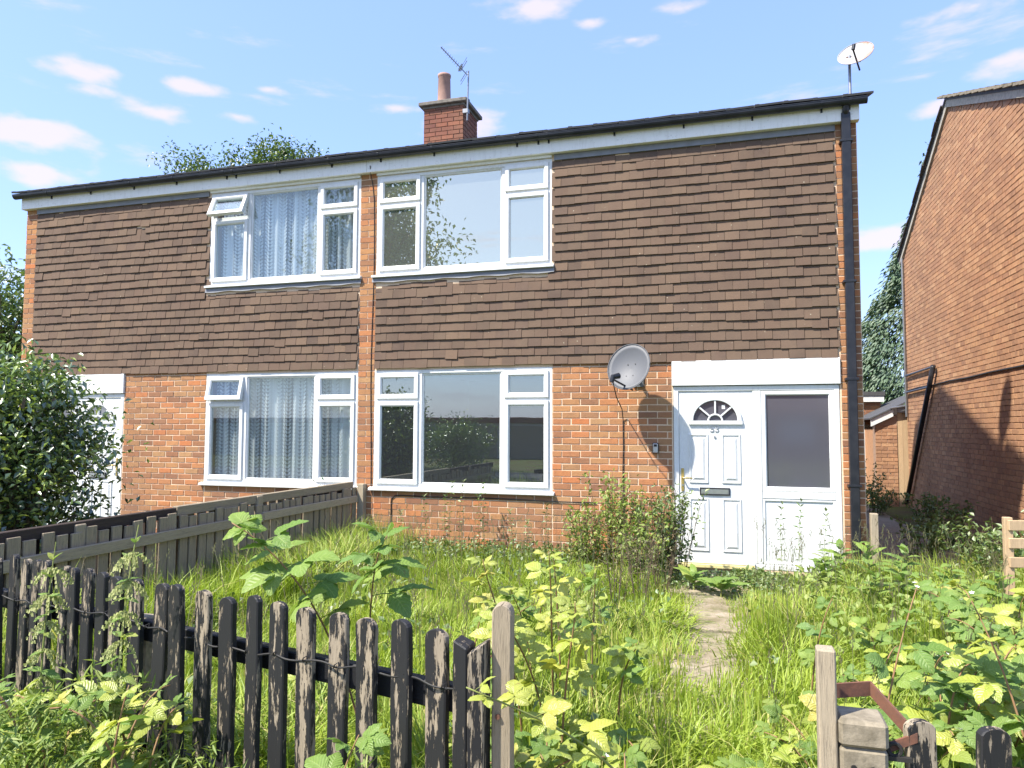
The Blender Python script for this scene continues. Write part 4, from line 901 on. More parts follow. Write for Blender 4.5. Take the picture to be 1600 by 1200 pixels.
GP2 = thing('timber_post', (-.70, -6.22, -.12), 'rounded bare grey timber post just behind the notched black gate post', 'post')
g = picket_mesh(300, 1.06, .062, .06); g.materials.clear(); g.materials.append(M['greywood']); inst('post', g, GP2, Matrix.Translation((-.70, -6.245, -.12)) @ Matrix.Rotation(.12, 4, 'Z'))
MB().tube([(-.705, -6.277, .60), (-.705, -6.285, .60)], .008, 10).build('bolt', 'rust', GP2)
# right of the gateway
RP = thing('timber_post', (.275, -6.05, -.12), 'square bare grey timber post at the right side of the gateway', 'post')
MB().box(.245, .298, -6.09, -6.03, -.3, .835).build('post', 'greywood', RP, bev=.005)
CP = thing('concrete_post', (.36, -6.03, -.12), 'stained concrete post with two bolt holes right of the gateway', 'post')
c = MB(); c.box(.302, .432, -6.10, -5.98, -.3, .56); c.box(.300, .434, -6.105, -5.975, .562, .64); cpo = c.build('post', 'concrete', CP, bev=.010)
for x in (.338, .390): MB().tube([(x, -6.1065, .505), (x, -6.09, .505)], .0085, 10).build('bolt_hole', 'cable', CP)
ST = thing('steel_strap', (.42, -5.9, .6), 'bent rusty steel strap behind the concrete gate post', 'strap')
s = MB(); pts = [(.30, -5.96, .675), (.42, -5.90, .675), (.50, -6.0, .60), (.52, -6.04, .59), (.44, -6.05, .555)]
for i in range(len(pts)-1):
    a, b = Vector(pts[i]), Vector(pts[i+1]); d = (b-a); nrm = Vector((d.y, -d.x, 0)).normalized()*.004; h = Vector((0, 0, .022 if i < 2 else .014))
    s.raw([a-nrm-h, b-nrm-h, b+nrm-h, a+nrm-h, a-nrm+h, b-nrm+h, b+nrm+h, a+nrm+h], [(0, 3, 2, 1), (4, 5, 6, 7), (0, 1, 5, 4), (1, 2, 6, 5), (2, 3, 7, 6), (3, 0, 4, 7)])
s.build('strap', 'rust', ST)
PF2 = thing('picket_fence', (.8, -6, -.12), 'two peeling black picket tops at the lower right corner', 'fence')
PKR = [picket_mesh(401, .74, .085, .03), picket_mesh(402, .72, .088, .03), picket_mesh(403, .70, .085, .03)]
for m_ in PKR: m_.materials.clear(); m_.materials.append(M['picket_peel'])
for k, (x, y, z) in enumerate(((.545, -6.02, .635), (.735, -5.98, .62), (.93, -5.93, .60))):
    inst('picket', PKR[k], PF2, Matrix.Translation((x, y, z-(.74, .72, .70)[k])) @ Euler((0, .02*(k-1), .24)).to_matrix().to_4x4())
MB().box(-.04, .04, -.02, .02, -.33, .33).build('rail', 'rail_black', PF2, bev=.004, mw=Matrix.Translation((.74, -5.945, .40)) @ Matrix.Rotation(.24, 4, 'Z') @ Matrix.Rotation(R(90), 4, 'Y'))
hg = MB(); hg.tube([(.455+.018*math.cos(t*.5236), -6.06, .555+.018*math.sin(t*.5236)) for t in range(13)], .006, 6); hg.box(.435, .50, -6.07, -6.055, .525, .538); hg.build('hinge_eye', 'cable', PF2)

# ------------------------------------------------------------------ boundary fence between the gardens
BF = thing('boundary_fence', (-4.6, -2.8, -.12), 'weathered grey board fence running from the house between the gardens', 'fence')
rr = random.Random(22); y = -.12; XB = -4.57
bmesh_v = []
for i in range(4):
    b = MB(); b.box(-.011, .011, -.047, .047, 0, 1, 0); bmesh_v.append(b.mesh('board', 'fenceboard', bev=.003))
while y > -5.4:
    h = (.72 if y > -2.2 else .74)+rr.uniform(-.03, .02)
    inst('board', bmesh_v[rr.randrange(4)], BF, Matrix.Translation((XB-.03+rr.uniform(-.003, .003), y, -.12)) @ Euler((rr.gauss(0, .012), 0, rr.gauss(0, .03))).to_matrix().to_4x4() @ Matrix.Diagonal((1, 1, h+.12, 1)))
    y -= rr.uniform(.112, .135)
def yrail(z0, z1, ya, yb, x, mat, th=.035, nm='rail'):
    mw = Matrix.Translation((x, (ya+yb)/2, (z0+z1)/2)) @ Matrix.Rotation(R(90), 4, 'X'); L = abs(yb-ya)
    MB().box(-th/2, th/2, -.042, .042, -L/2, L/2).build(nm, mat, BF, bev=.004, mw=mw)
yrail(.58, .60, -.1, -2.05, XB, 'greywood'); yrail(.585, .575, -2.06, -5.5, XB+.003, 'greywood')
yrail(.05, .05, -.1, -5.5, XB, 'greywood')
# the far side of the fence: dark stained boards under a capping rail
y = -.2
while y > -5.5:
    MB().box(-.01, .01, -.06, .06, 0, .86).build('board', 'fencedark' if y < -3.2 or y > -1.2 else 'fenceboard', BF, mw=Matrix.Translation((XB-.11, y, -.12)) @ Matrix.Rotation(rr.gauss(0, .02), 4, 'Z')); y -= .155
yrail(.765, .765, -.1, -3.2, XB-.08, 'fenceboard', .06, 'capping'); yrail(.755, .755, -3.21, -5.6, XB-.082, 'fencedark', .06, 'capping')
for yp, hp in ((-.04, .78), (-2.05, .80), (-4.2, .78)): MB().box(-.045, .045, -.045, .045, 0, hp+.12).build('post', 'greywood', BF, bev=.006, mw=Matrix.Translation((XB+(.04 if yp > -1 else -.075), yp, -.12)))

# garden bench against the gable wall
BN = thing('garden_bench', (2.6, -1.4, -.12), 'weathered wooden garden bench half hidden in leaves at the right edge', 'bench')
for y_, x_ in ((-1.75, 2.12), (-1.55, 2.97)): MB().box(x_-.03, x_+.03, y_-.03, y_+.03, -.12, .80).build('leg', 'palewood', BN, bev=.004)
for z in (.45, .60, .74):
    MB().box(-.52, .52, -.012, .012, -.04, .04).build('slat', 'palewood', BN, bev=.004, mw=Matrix.Translation((2.62, -1.67, z)) @ Matrix.Rotation(.23, 4, 'Z'))
for k in range(3): MB().box(-.5, .5, -.045, .045, -.012, .012).build('slat', 'upvc', BN, bev=.003, mw=Matrix.Translation((2.72+.02*k, -1.76-.11*k, .33)) @ Matrix.Rotation(.23, 4, 'Z'))

# ================================================================== vegetation
def fold_leaves(c, d, nrm, ln, wd, fold=.25):
    """vectorised folded rhombic leaves: base c, direction d, normal nrm (N,3); length, width (N)"""
    side = np.cross(d, nrm); side /= np.linalg.norm(side, axis=1, keepdims=True)+1e-9; up_ = np.cross(side, d)
    a = c; b = c+d*(ln*.45)[:, None]+side*(wd*.5)[:, None]+up_*(wd*fold)[:, None]; e = c+d*ln[:, None]-up_*(ln*.12)[:, None]; f = c+d*(ln*.45)[:, None]-side*(wd*.5)[:, None]+up_*(wd*fold)[:, None]
    n = len(c); V = np.stack([a, b, e, f], 1).reshape(-1, 3); i0 = np.arange(n)*4
    F = np.stack([i0, i0+1, i0+2, i0, i0+2, i0+3], 1).ravel(); return V, F, np.full(2*n, 3)
def rand_dirs(n, r, zb=0.):
    v = r.normal(size=(n, 3)); v[:, 2] += zb; return v/np.linalg.norm(v, axis=1, keepdims=True)
def leaf_obj(name, mat, parent, c, r, ln, wd, zb=.0, nz=.8, kind=None, rv=None, dirs=None):
    n = len(c); d = rand_dirs(n, r, zb) if dirs is None else dirs; nn_ = rand_dirs(n, r, 0); nn_[:, 2] = np.abs(nn_[:, 2])+nz
    nn_ -= d*(nn_*d).sum(1, keepdims=True)
    V, F, T = fold_leaves(c, d, nn_, ln*r.uniform(.7, 1.25, n), wd*r.uniform(.7, 1.25, n))
    rv = r.random(n) if rv is None else rv
    o = bpy.data.objects.new(name, np_mesh(name, V, F, T, mat, np.repeat(rv, 4))); link(o, parent)
    if kind: o['kind'] = kind
    return o
# ---- bramble leaves (shared meshes)
def leaflet(mb, mw, L, Wd, seed, droop=.25, fold=.22):
    rr = random.Random(seed); n = 9; rows = []
    for i in range(n+1):
        s = i/n; w = Wd*(math.sin(math.pi*min(1, s*.93+.05)**.78))**.9 if i < n else 0
        saw = .90 if i % 2 else 1.06
        w *= saw; z = -droop*L*s*s+.012*L*math.sin(s*20); y = L*s
        rows.append((y, w, z, s))
    base = len(mb.v)
    for y, w, z, s in rows:
        for k, t in ((-1, -1), (-.5, -.5), (0, 0), (.5, .5), (1, 1)):
            x = t*w*.5; zz = z+abs(x)*fold*2-(.35*abs(x) if abs(t) == 1 else 0)
            mb.v.append(tuple(mw @ Vector((x, y, zz)))); mb.r.append(0.); mb.uv.append((s+.001, t))
    for i in range(n):
        for k in range(4): a = base+i*5+k; mb.f.append((a, a+1, a+6, a+5))
def bramble_leaf_mesh(n, seed, mat):
    mb = MB(); rr = random.Random(seed)
    spec = [(0, 1.0, .72), (62, .86, .62), (-62, .86, .62)]+([(118, .66, .5), (-118, .66, .5)] if n == 5 else [])
    pet = .55
    mb.tube([(0, 0, 0), (0, pet*.5, .03), (0, pet, 0)], .014, 4)
    for k, (a, L, Wd) in enumerate(spec):
        off = .16 if k == 0 else .04
        mw = Matrix.Translation((0, pet, 0)) @ Euler((rr.uniform(-.25, .15), rr.uniform(-.25, .25), R(-a+rr.uniform(-8, 8)))).to_matrix().to_4x4() @ Matrix.Translation((0, off, 0))
        leaflet(mb, mw, L, Wd, seed+k, rr.uniform(.12, .38), rr.uniform(.12, .3))
    me = mb.mesh('leaf', mat, smooth=True); return me
BLV = {m: [bramble_leaf_mesh(5 if i % 2 else 3, 50+i, m) for i in range(5)] for m in ('bramble', 'bramble_y')}
def small_mesh():
    mb = MB()
    for k in range(5):
        a = k*2*math.pi/5; mb.face([(0, 0, 0), (.5*math.cos(a-.5), .5*math.sin(a-.5), .25), (.9*math.cos(a), .9*math.sin(a), .3), (.5*math.cos(a+.5), .5*math.sin(a+.5), .25)])
    return mb.mesh('flower', 'flower')
FLOWER = small_mesh()
def bez(pts, n):
    P = [Vector(p) for p in pts]; out_ = []
    for i in range(n+1):
        Q = P[:]; t = i/n
        while len(Q) > 1: Q = [Q[k].lerp(Q[k+1], t) for k in range(len(Q)-1)]
        out_.append(Q[0])
    return out_
def bramble(pts, nleaf, size, mat, label, group, seed, cane='stem_r', start=.25, flowers=0, rad=.006):
    rr = random.Random(seed); T = thing('bramble', pts[0], label, 'bramble', group)
    cv = bez(pts, 14); mb = MB(); mb.tube(cv, [rad*(1-.65*i/14) for i in range(15)], 6); mb.build('cane', cane, T, smooth=True)
    for k in range(nleaf):
        s = start+(1-start)*(k+.6)/nleaf; i = min(13, int(s*14)); p = cv[i].lerp(cv[i+1], s*14-i); sz = size*rr.uniform(.75, 1.1)*(1 if s < .8 else .8-.9*(s-.8))
        az = k*2.4+rr.uniform(-.5, .5); el = rr.uniform(.05, .6)
        d = Vector((math.cos(az)*math.cos(el), math.sin(az)*math.cos(el), math.sin(el)))
        nrm = (Vector((-.25, -.4, 1))+Vector((rr.gauss(0, .3), rr.gauss(0, .3), 0))).normalized()
        x = d.cross(nrm).normalized(); z = x.cross(d)
        rot = Matrix((x, d, z)).transposed().to_4x4()
        m = mat if mat != 'mix' else ('bramble_y' if rr.random() < .35 else 'bramble')
        inst('leaf', rr.choice(BLV[m]), T, Matrix.Translation(p) @ rot @ Matrix.Scale(sz, 4))
    for k in range(flowers):
        p = cv[-1]+Vector((rr.gauss(0, .02), rr.gauss(0, .02), rr.uniform(-.03, .03)))
        inst('flower', FLOWER, T, Matrix.Translation(p) @ Euler((rr.uniform(-.6, .6), rr.uniform(-.6, .6), 0)).to_matrix().to_4x4() @ Matrix.Scale(rr.uniform(.010, .016), 4))
    return T
bramble([(-1.46, -5.62, -.1), (-1.50, -5.74, .55), (-1.64, -5.90, .95), (-1.90, -6.02, 1.12)], 12, .15, 'bramble', 'tall bramble with broad pale leaves arching up behind the picket fence', None, 1, start=.5)
bramble([(-1.46, -5.62, -.1), (-1.45, -5.72, .55), (-1.40, -5.85, .95), (-1.28, -5.90, 1.08)], 8, .14, 'bramble', 'shorter broad-leaved bramble leaning right behind the picket fence', None, 2, start=.6)
bramble([(-1.20, -6.50, -.1), (-1.2, -6.52, .25), (-1.15, -6.46, .45), (-1.10, -6.44, .56)], 6, .105, 'bramble', 'bramble sprig with five broad leaves in front of the black pickets', None, 3, start=.55)
bramble([(-.10, -6.0, -.1), (-.25, -6.15, .50), (-.50, -6.35, .62), (-.73, -6.50, .76)], 9, .085, 'bramble_y', 'bramble shoot with yellow-green tip crossing in front of the gate posts', None, 4, 'stem_g', start=.35)
for k, (b, t) in enumerate([((-.95, -5.1), (-1.05, -5.42, .92)), ((-.8, -5.2), (-.92, -5.60, .78)), ((-.85, -4.9), (-.78, -5.3, .95)), ((-.70, -5.4), (-.62, -5.5, .78))]):
    bramble([(b[0], b[1], -.1), (b[0], b[1]-.05, .45), (t[0], t[1]+.05, t[2]*.85), t], 13, .088, 'bramble_y', ['leftmost', 'nearest', 'tallest', 'rightmost'][k]+' of the lime-green brambles behind the paler gate post', 'lime brambles behind the gate post', 10+k, start=.2)
for k, (b, t) in enumerate([((-.95, -4.3), (-.95, -4.5, .80)), ((-.75, -4.4), (-.68, -4.7, .78)), ((-1.15, -4.2), (-1.2, -4.5, .6)), ((-.55, -4.8), (-.42, -5.1, .52))]):
    bramble([(b[0], b[1], -.1), (b[0], b[1]-.05, .4), (t[0], t[1]+.05, t[2]*.85), t], 11, .078, 'mix', 'bramble in the grass left of the path, '+['the tallest', 'second tallest', 'the leftmost', 'the one nearest the path'][k], 'brambles left of the path', 20+k, start=.3)
E_ = [([(.50, -5.30, -.1), (.52, -5.40, .30), (.58, -5.38, .60), (.70, -5.26, .88)], 9, .11, 'bramble', 'upright bramble with a flower bud behind the concrete gate post', 3),
      ([(1.06, -5.45, -.1), (1.02, -5.44, .35), (.96, -5.38, .65), (.86, -5.30, .88)], 11, .115, 'mix', 'tall yellowish bramble with pale buds near the right edge', 3),
      ([(.36, -4.45, -.1), (.38, -4.52, .3), (.40, -4.55, .5), (.48, -4.57, .68)], 8, .085, 'bramble', 'slim red-stemmed bramble in the grass above the timber gate post', 0)]
for k, (p, n, sz, m, l, fl) in enumerate(E_): bramble(p, n, sz, m, l, None, 30+k, flowers=fl, start=.3)
rr = random.Random(77)
def patch(n, xr, yr, hr, sz, mat, label, group, seed, nl=8, fl=.2):
    for k in range(n):
        x, y, h = rr.uniform(*xr), rr.uniform(*yr), rr.uniform(*hr); a = rr.uniform(0, 6.28); l = rr.uniform(.1, .35)
        t = (x+l*math.cos(a), y+l*math.sin(a), h)
        bramble([(x, y, -.1), (x, y, h*.6), (x+l*.5*math.cos(a), y+l*.5*math.sin(a), h*1.05), t], nl, sz*rr.uniform(.85, 1.15), mat, label, group, seed+k, flowers=(2 if rr.random() < fl else 0), start=.25)
patch(14, (.75, 1.65), (-5.4, -4.2), (.25, .6), .10, 'mix', 'bramble in the thicket by the lower right corner', 'brambles in the lower right corner', 100, 8)
patch(9, (.48, 1.2), (-5.62, -5.15), (.3, .55), .12, 'mix', 'large-leaved bramble close behind the right-hand pickets', 'large brambles behind the right pickets', 90, 7, .4)
patch(8, (-2.3, -1.1), (-4.9, -3.3), (.15, .42), .085, 'mix', 'low bramble out in the middle of the lawn grass', 'brambles in the lawn', 260, 6, 0)
patch(10, (.55, 1.5), (-4.7, -3.0), (.22, .5), .095, 'mix', 'bramble in the tall grass right of the path', 'brambles right of the path', 280, 8, .3)
patch(12, (1.3, 2.5), (-3.9, -2.2), (.3, .62), .095, 'mix', 'bramble in the thicket in front of the bench', 'brambles in front of the bench', 130, 9)
patch(10, (.35, .95), (-5.5, -4.9), (.1, .38), .085, 'mix', 'low bramble just beyond the right gate post', 'low brambles by the gate', 160, 7)
patch(9, (-.6, .15), (-5.75, -5.2), (.1, .32), .085, 'mix', 'low bramble at the near end of the path', 'low brambles at the path end', 180, 6, .5)
patch(7, (-1.1, -.6), (-6.1, -5.7), (.2, .5), .085, 'mix', 'bramble between the pickets and the gateway grass', 'brambles behind the fence end', 200, 7)
patch(13, (-3.2, -1.55), (-6.55, -6.2), (.40, .62), .08, 'mix', 'bramble tangled in the growth before the left pickets', 'brambles before the left pickets', 220, 7)
bramble([(-1.86, -6.6, -.1), (-1.9, -6.62, .3), (-1.87, -6.6, .55), (-1.84, -6.58, .68)], 6, .085, 'bramble_y', 'bright yellow-green bramble sprig low in front of the left pickets', None, 240, start=.55)

# ---- broad-leaved weeds by the house corner (dock-like)
def broad_mesh(seed):
    mb = MB(); leaflet(mb, Matrix(), 1.0, .42, seed, .45, .2); return mb.mesh('leaf', 'bramble', smooth=True)
BROAD = [broad_mesh(900+i) for i in range(3)]
def dock(x, y, h, n, size, label, group, seed):
    rr = random.Random(seed); T = thing('dock_plant', (x, y, -.1), label, 'weed', group)
    st = MB(); st.tube([(x, y, -.1), (x+.02, y, h*.6), (x+.03, y-.02, h)], [.009, .006, .002], 5); st.build('stem', 'stem_g', T)
    for k in range(n):
        s = .08+.85*k/n; az = k*2.4+rr.uniform(-.4, .4); el = rr.uniform(.3, .9)
        d = Vector((math.cos(az)*math.cos(el), math.sin(az)*math.cos(el), math.sin(el))); nrm = Vector((-.1, -.2, 1)); xx = d.cross(nrm).normalized(); z = xx.cross(d)
        inst('leaf', BROAD[k % 3], T, Matrix.Translation((x+.02*s, y, h*s)) @ Matrix((xx, d, z)).transposed().to_4x4() @ Matrix.Scale(size*rr.uniform(.7, 1.1)*(1.1-.5*s), 4))
for k, (x, y, h) in enumerate([(1.0, -.75, .42), (1.22, -.95, .5), (.82, -1.0, .32), (1.5, -1.1, .45), (1.75, -1.5, .42), (1.35, -1.6, .4), (1.95, -2.0, .45), (1.1, -1.9, .35), (1.6, -2.3, .4)]):
    dock(x, y, h, 13, .24, 'broad-leaved weed at the foot of the black downpipe', 'broad weeds by the house corner', 300+k)
dock(-.10, -1.42, .12, 9, .28, 'low dock plant beside the path near the doorstep', None, 320)
dock(-.35, -1.25, .15, 8, .24, 'small dock plant under the dry weeds by the door', None, 321)

# ---- nettles and slender weeds
def nettle_mesh():
    mb = MB(); leaflet(mb, Matrix(), 1.0, .5, 77, .3, .2); return mb.mesh('leaf', 'bramble', smooth=True)
NETTLE = nettle_mesh()
def spire(name, x, y, z0, h, label, group, seed, leaf, lmat, smat, pairs, tassel=False, lean=(0, 0), r0=.005, cat='weed'):
    rr = random.Random(seed); r = np.random.default_rng(seed); T = thing(name, (x, y, z0), label, cat, group)
    cv = [Vector((x+lean[0]*t*t+.008*math.sin(t*7+seed), y+lean[1]*t*t, z0+h*t)) for t in [i/12 for i in range(13)]]
    st = MB(); st.tube(cv, [r0*(1-.7*i/12) for i in range(13)], 5); st.build('stem', smat, T)
    C, D = [], []
    for k in range(pairs):
        s = .15+.85*k/pairs; p = cv[min(12, int(s*12))].lerp(cv[min(12, int(s*12)+1)], s*12-int(s*12)); a0 = (k % 2)*math.pi/2+rr.uniform(-.3, .3)
        for j in (0, 1):
            a = a0+j*math.pi; C.append(p); D.append((math.cos(a), math.sin(a), rr.uniform(-.25, .5) if k < pairs-2 else 1.2))
    C = np.array(C); D = np.array(D); D /= np.linalg.norm(D, axis=1, keepdims=True)
    if tassel:
        for k, (c, d) in enumerate(zip(C, D)):
            d = Vector(d); xx = d.cross(Vector((-.1, -.2, 1))).normalized(); zz_ = xx.cross(d); sc_ = leaf*rr.uniform(.9, 1.3)*(1.15-.7*(k/len(C)))
            inst('leaf', NETTLE, T, Matrix.Translation(c) @ Matrix((xx, d, zz_)).transposed().to_4x4() @ Matrix.Scale(sc_, 4))
    else: leaf_obj('foliage', lmat, T, C, r, leaf, leaf*.45, dirs=D)
    if tassel:
        tb = MB()
        for k in range(pairs*6):
            s = .5+.49*rr.random(); p = cv[min(11, int(s*12))]; a = rr.uniform(0, 6.28); l = rr.uniform(.04, .08)
            q = p+Vector((math.cos(a)*l*.8, math.sin(a)*l*.8, -.01)); q2 = q+Vector((math.cos(a)*l*.3, math.sin(a)*l*.3, -l))
            n_ = 7
            for m in range(n_):
                c = p.lerp(q, m/n_).lerp(q.lerp(q2, m/n_), m/n_); w = .006
                tb.face([c+Vector((-w, 0, -w)), c+Vector((w, rr.uniform(-w, w), -w)), c+Vector((w*.7, 0, w)), c+Vector((-w*.7, rr.uniform(-w, w), w))], rr.random()*.9+.01)
        tag(tb.build('tassels', 'seed', T), kind='stuff')
spire('nettle', -2.10, -6.40, -.1, 1.22, 'tall nettle with pale tassels in front of the pickets, right one', None, 401, .085, 'weed_br', 'stem_g', 16, True, (-.10, .22), .007, 'nettle')
spire('nettle', -2.42, -6.40, -.1, 1.16, 'tall nettle with pale tassels in front of the pickets, left one', None, 402, .085, 'weed_br', 'stem_g', 15, True, (-.06, .10), .007, 'nettle')
for k, (x, h) in enumerate([(-3.55, .70), (-3.27, .72), (-3.05, .92), (-2.80, .88), (-3.85, .5), (-2.02, .66), (-2.45, .55), (-1.75, .5), (-3.18, .9), (-2.86, .72), (-2.25, .45), (-1.55, .62)]):
    spire('slender_weed', x, -.22-.1*(k % 3), -.1, h+.1, 'slender leafy weed standing against the bricks below the window', 'slender weeds below the window', 420+k, .055, 'weed', 'stem_d', 15, False, ((k % 3-1)*.04, 0), .0035)
for k, (x, h) in enumerate([(.50, .76), (.68, .80), (.92, .70)]):
    spire('slender_weed', x, -.35, -.1, h+.1, ['left', 'middle', 'right'][k]+' one of three slender weeds before the white lower panel', 'slender weeds by the white panel', 440+k, .06, 'weed', 'stem_g', 14, False, (.02, 0), .0035)
# dry, bushy weeds left of the door
def bushweed(x, y, h, spread, nst, label, group, seed, lm='weed', sm='stem_d', leaf=.045, dens=26):
    rr = random.Random(seed); r = np.random.default_rng(seed); T = thing('bushy_weed', (x, y, -.1), label, 'weed', group); st = MB(); C = []
    for k in range(nst):
        a = rr.uniform(0, 6.28); sp = spread*rr.random()**.5; hh = h*rr.uniform(.6, 1.05)
        p0 = Vector((x+.25*sp*math.cos(a), y+.25*sp*math.sin(a), -.1)); p2 = Vector((x+sp*math.cos(a), y+sp*math.sin(a), hh)); p1 = p0.lerp(p2, .5)+Vector((0, 0, .12*hh))
        cv = bez([p0, p1, p2], 8); st.tube(cv, [.004*(1-.7*i/8) for i in range(9)], 4)
        for m in range(dens):
            s = .2+.8*rr.random(); p = cv[min(7, int(s*8))].lerp(cv[min(8, int(s*8)+1)], s*8-int(s*8)); C.append(p+Vector((rr.gauss(0, .028), rr.gauss(0, .028), rr.gauss(0, .025))))
        for m in range(4):
            s = rr.uniform(.4, .95); p = cv[int(s*8)]; st.tube([p, p+Vector((rr.gauss(0, .07), rr.gauss(0, .07), rr.uniform(.03, .11)))], [.002, .001], 3)
    st.build('stems', sm, T); leaf_obj('foliage', lm, T, np.array(C), r, leaf, leaf*.5, .2)
for k, (x, y, h) in enumerate([(-1.22, -.62, 1.0), (-1.0, -.75, .88), (-.72, -.8, .82), (-1.5, -.6, .66), (-.54, -.70, .90), (-.85, -1.1, .66)]):
    bushweed(x, y, h, .30, 26, ['bushy green weed against the bricks below the dish', 'bushy weed in the clump left of the door', 'bushy weed in the clump left of the door', 'bushy weed in the clump left of the door', 'bushy weed overlapping the left edge of the door', 'bushy weed in the clump left of the door'][k],
             'bushy weeds left of the door' if k not in (0, 4) else None, 460+k, ['weed_br', 'weed_br', 'weed', 'weed_br', 'weed', 'weed_br'][k], leaf=.055)
for k, (x, y, h) in enumerate([(-.78, -1.9, .62), (-.95, -2.2, .6), (-.62, -1.6, .55)]):
    bushweed(x, y, h, .2, 10, ['middle', 'nearest', 'farthest'][k]+' of the dry brown-stemmed weeds beside the path', 'dry weeds beside the path', 480+k, 'dry', leaf=.028, dens=9)
bushweed(-4.80, -.75, .98, .22, 7, 'sparse dark-leaved seedling poking above the board fence end', None, 490, 'holly', leaf=.05, dens=9)
for k, (x, y, h) in enumerate([(2.2, 1.2, .5), (2.6, 2.2, .4), (3.0, 3.4, .5), (2.75, .6, .55), (3.1, 5.0, .45), (2.45, 6.6, .9), (2.55, 6.2, .5), (2.4, -.3, .5), (2.95, -.5, .6)]):
    bushweed(x, y, h, .4, 16, 'weed growing along the foot of the brown gable wall', 'weeds along the side path', 500+k, 'weed', leaf=.07, dens=28)

# ---- lawn grass
def grass_field(n, xr, yr, hmul, seed, dens_fn, name, label):
    r = np.random.default_rng(seed); x = r.uniform(*xr, n); y = r.uniform(*yr, n)
    keep = r.random(n) < dens_fn(x, y); x, y = x[keep], y[keep]; n = len(x)
    cl = np.array([mnoise.noise(Vector((a*1.7, b*1.7, 3))) for a, b in zip(x, y)]); cl2 = np.array([mnoise.noise(Vector((a*.9+9, b*.9, 7))) for a, b in zip(x, y)]); cl3 = np.array([mnoise.noise(Vector((a*4+9, b*4, 1))) for a, b in zip(x, y)])
    h = hmul(x, y)*r.uniform(.55, 1.15, n)*(1+.45*cl+.25*cl3); th = cl2*7+r.normal(0, 1.2, n)+3.6; lean = np.clip(.4+.9*cl+r.normal(0, .25, n), .05, 1.5); w = r.uniform(.004, .0085, n)
    z0 = np.full(n, -.12); dx, dy = np.cos(th), np.sin(th); pa = th+np.pi/2+r.normal(0, .6, n); px, py = np.cos(pa), np.sin(pa)
    V = np.zeros((n, 7, 3)); ts = (0, .4, .75, 1.0)
    for i, t in enumerate(ts):
        off = lean*h*t**2.2; cx = x+dx*off; cy = y+dy*off; cz = z0+h*t*(1-.32*lean*t*t); ww = w*(1-t**1.6)
        if i < 3:
            V[:, 2*i] = np.stack([cx-px*ww, cy-py*ww, cz], 1); V[:, 2*i+1] = np.stack([cx+px*ww, cy+py*ww, cz], 1)
        else: V[:, 6] = np.stack([cx, cy, cz], 1)
    i0 = (np.arange(n)*7)[:, None]; F = np.concatenate([i0+np.array([[0, 1, 3, 2, 2, 3, 5, 4, 4, 5, 6]])], 1).ravel(); T = np.tile([4, 4, 3], n)
    rv = np.clip(.42+.75*cl2+.4*cl3+r.normal(0, .16, n), 0, .9); dead = r.random(n) < np.where(cl3 > .25, .14, .04); rv[dead] = .985; h[dead] *= 1.15  # clump tones mix grass kinds and put shaded hollows into the colour
    o = bpy.data.objects.new(name, np_mesh(name, V.reshape(-1, 3), F, T, 'grass', np.repeat(rv, 7))); link(o); tag(o, label, 'grass', kind='stuff')
def d_lawn(x, y):
    path_c = -.17+.06*np.sin(y*1.3); hw = .05+.06*np.sin(y*2.6+1)
    p = np.clip((np.abs(x-path_c)-hw)/.14, .04, 1)
    p = np.where(y > -.9, np.where(np.abs(x+.1) < .5, .15, p), p)
    band = (np.abs(y+1.75) < .16) | (np.abs(y+2.85) < .08)
    p = np.where(band, np.maximum(p, .6), p); return np.maximum(p, np.clip((-3.3-y)/.5, 0, .95))
def h_lawn(x, y):
    h = .27+.10*np.clip((x-.1)/.4, 0, 1)+.08*np.clip((-4.0-y)/1.5, 0, 1)
    near = np.abs(x+.17)+.30*np.clip((-3.4-y)/1.0, 0, 1); return np.where(near < .3, .11+.12*near/.3, h)*np.where((x < -3.7), 1.9, 1)*np.where((x > -.6) & (x < 1.0), np.clip((-y-.1)/2.2, .3, 1), 1)
grass_field(92000, (-4.5, 2.6), (-6.15, -.08), h_lawn, 5, d_lawn, 'lawn_grass', 'long uncut grass covering the front garden')
grass_field(9000, (-3.7, -.9), (-6.75, -6.0), lambda x, y: .42+0*x, 6, lambda x, y: (y < -5.75-.225*(x+3.5)-.05)*1.0, 'verge_grass', 'rough grass in front of the picket fence')
grass_field(9000, (2.5, 3.5), (-4.5, 1.2), lambda x, y: .30+0*x, 8, lambda x, y: np.ones_like(x), 'wall_grass', 'grass along the foot of the brown gable wall')
sh = MB(); rr = random.Random(91)
for k in range(750):
    x, y = rr.uniform(-4.2, 2.4), rr.uniform(-5.6, -.2)
    if abs(x+.17) < .35: continue
    h = rr.uniform(.38, .62); a = rr.uniform(0, 6.28); l = rr.uniform(.03, .16); p2 = Vector((x+l*math.cos(a), y+l*math.sin(a), h)); q = rr.random()*.9+.01
    sh.tube([(x, y, -.1), (x+l*.3*math.cos(a), y+l*.3*math.sin(a), h*.6), p2], .0013, 3, False, q)
    for m in range(6):
        c = p2+Vector((rr.gauss(0, .008), rr.gauss(0, .008), -.012*m+.02)); sh.face([c+Vector((-.004, 0, -.01)), c+Vector((.004, .002, -.008)), c+Vector((.002, 0, .012))], q)
tag(sh.build('grass_seed_heads', 'dry'), 'thin straw-coloured seed heads standing over the lawn', 'grass', kind='stuff')
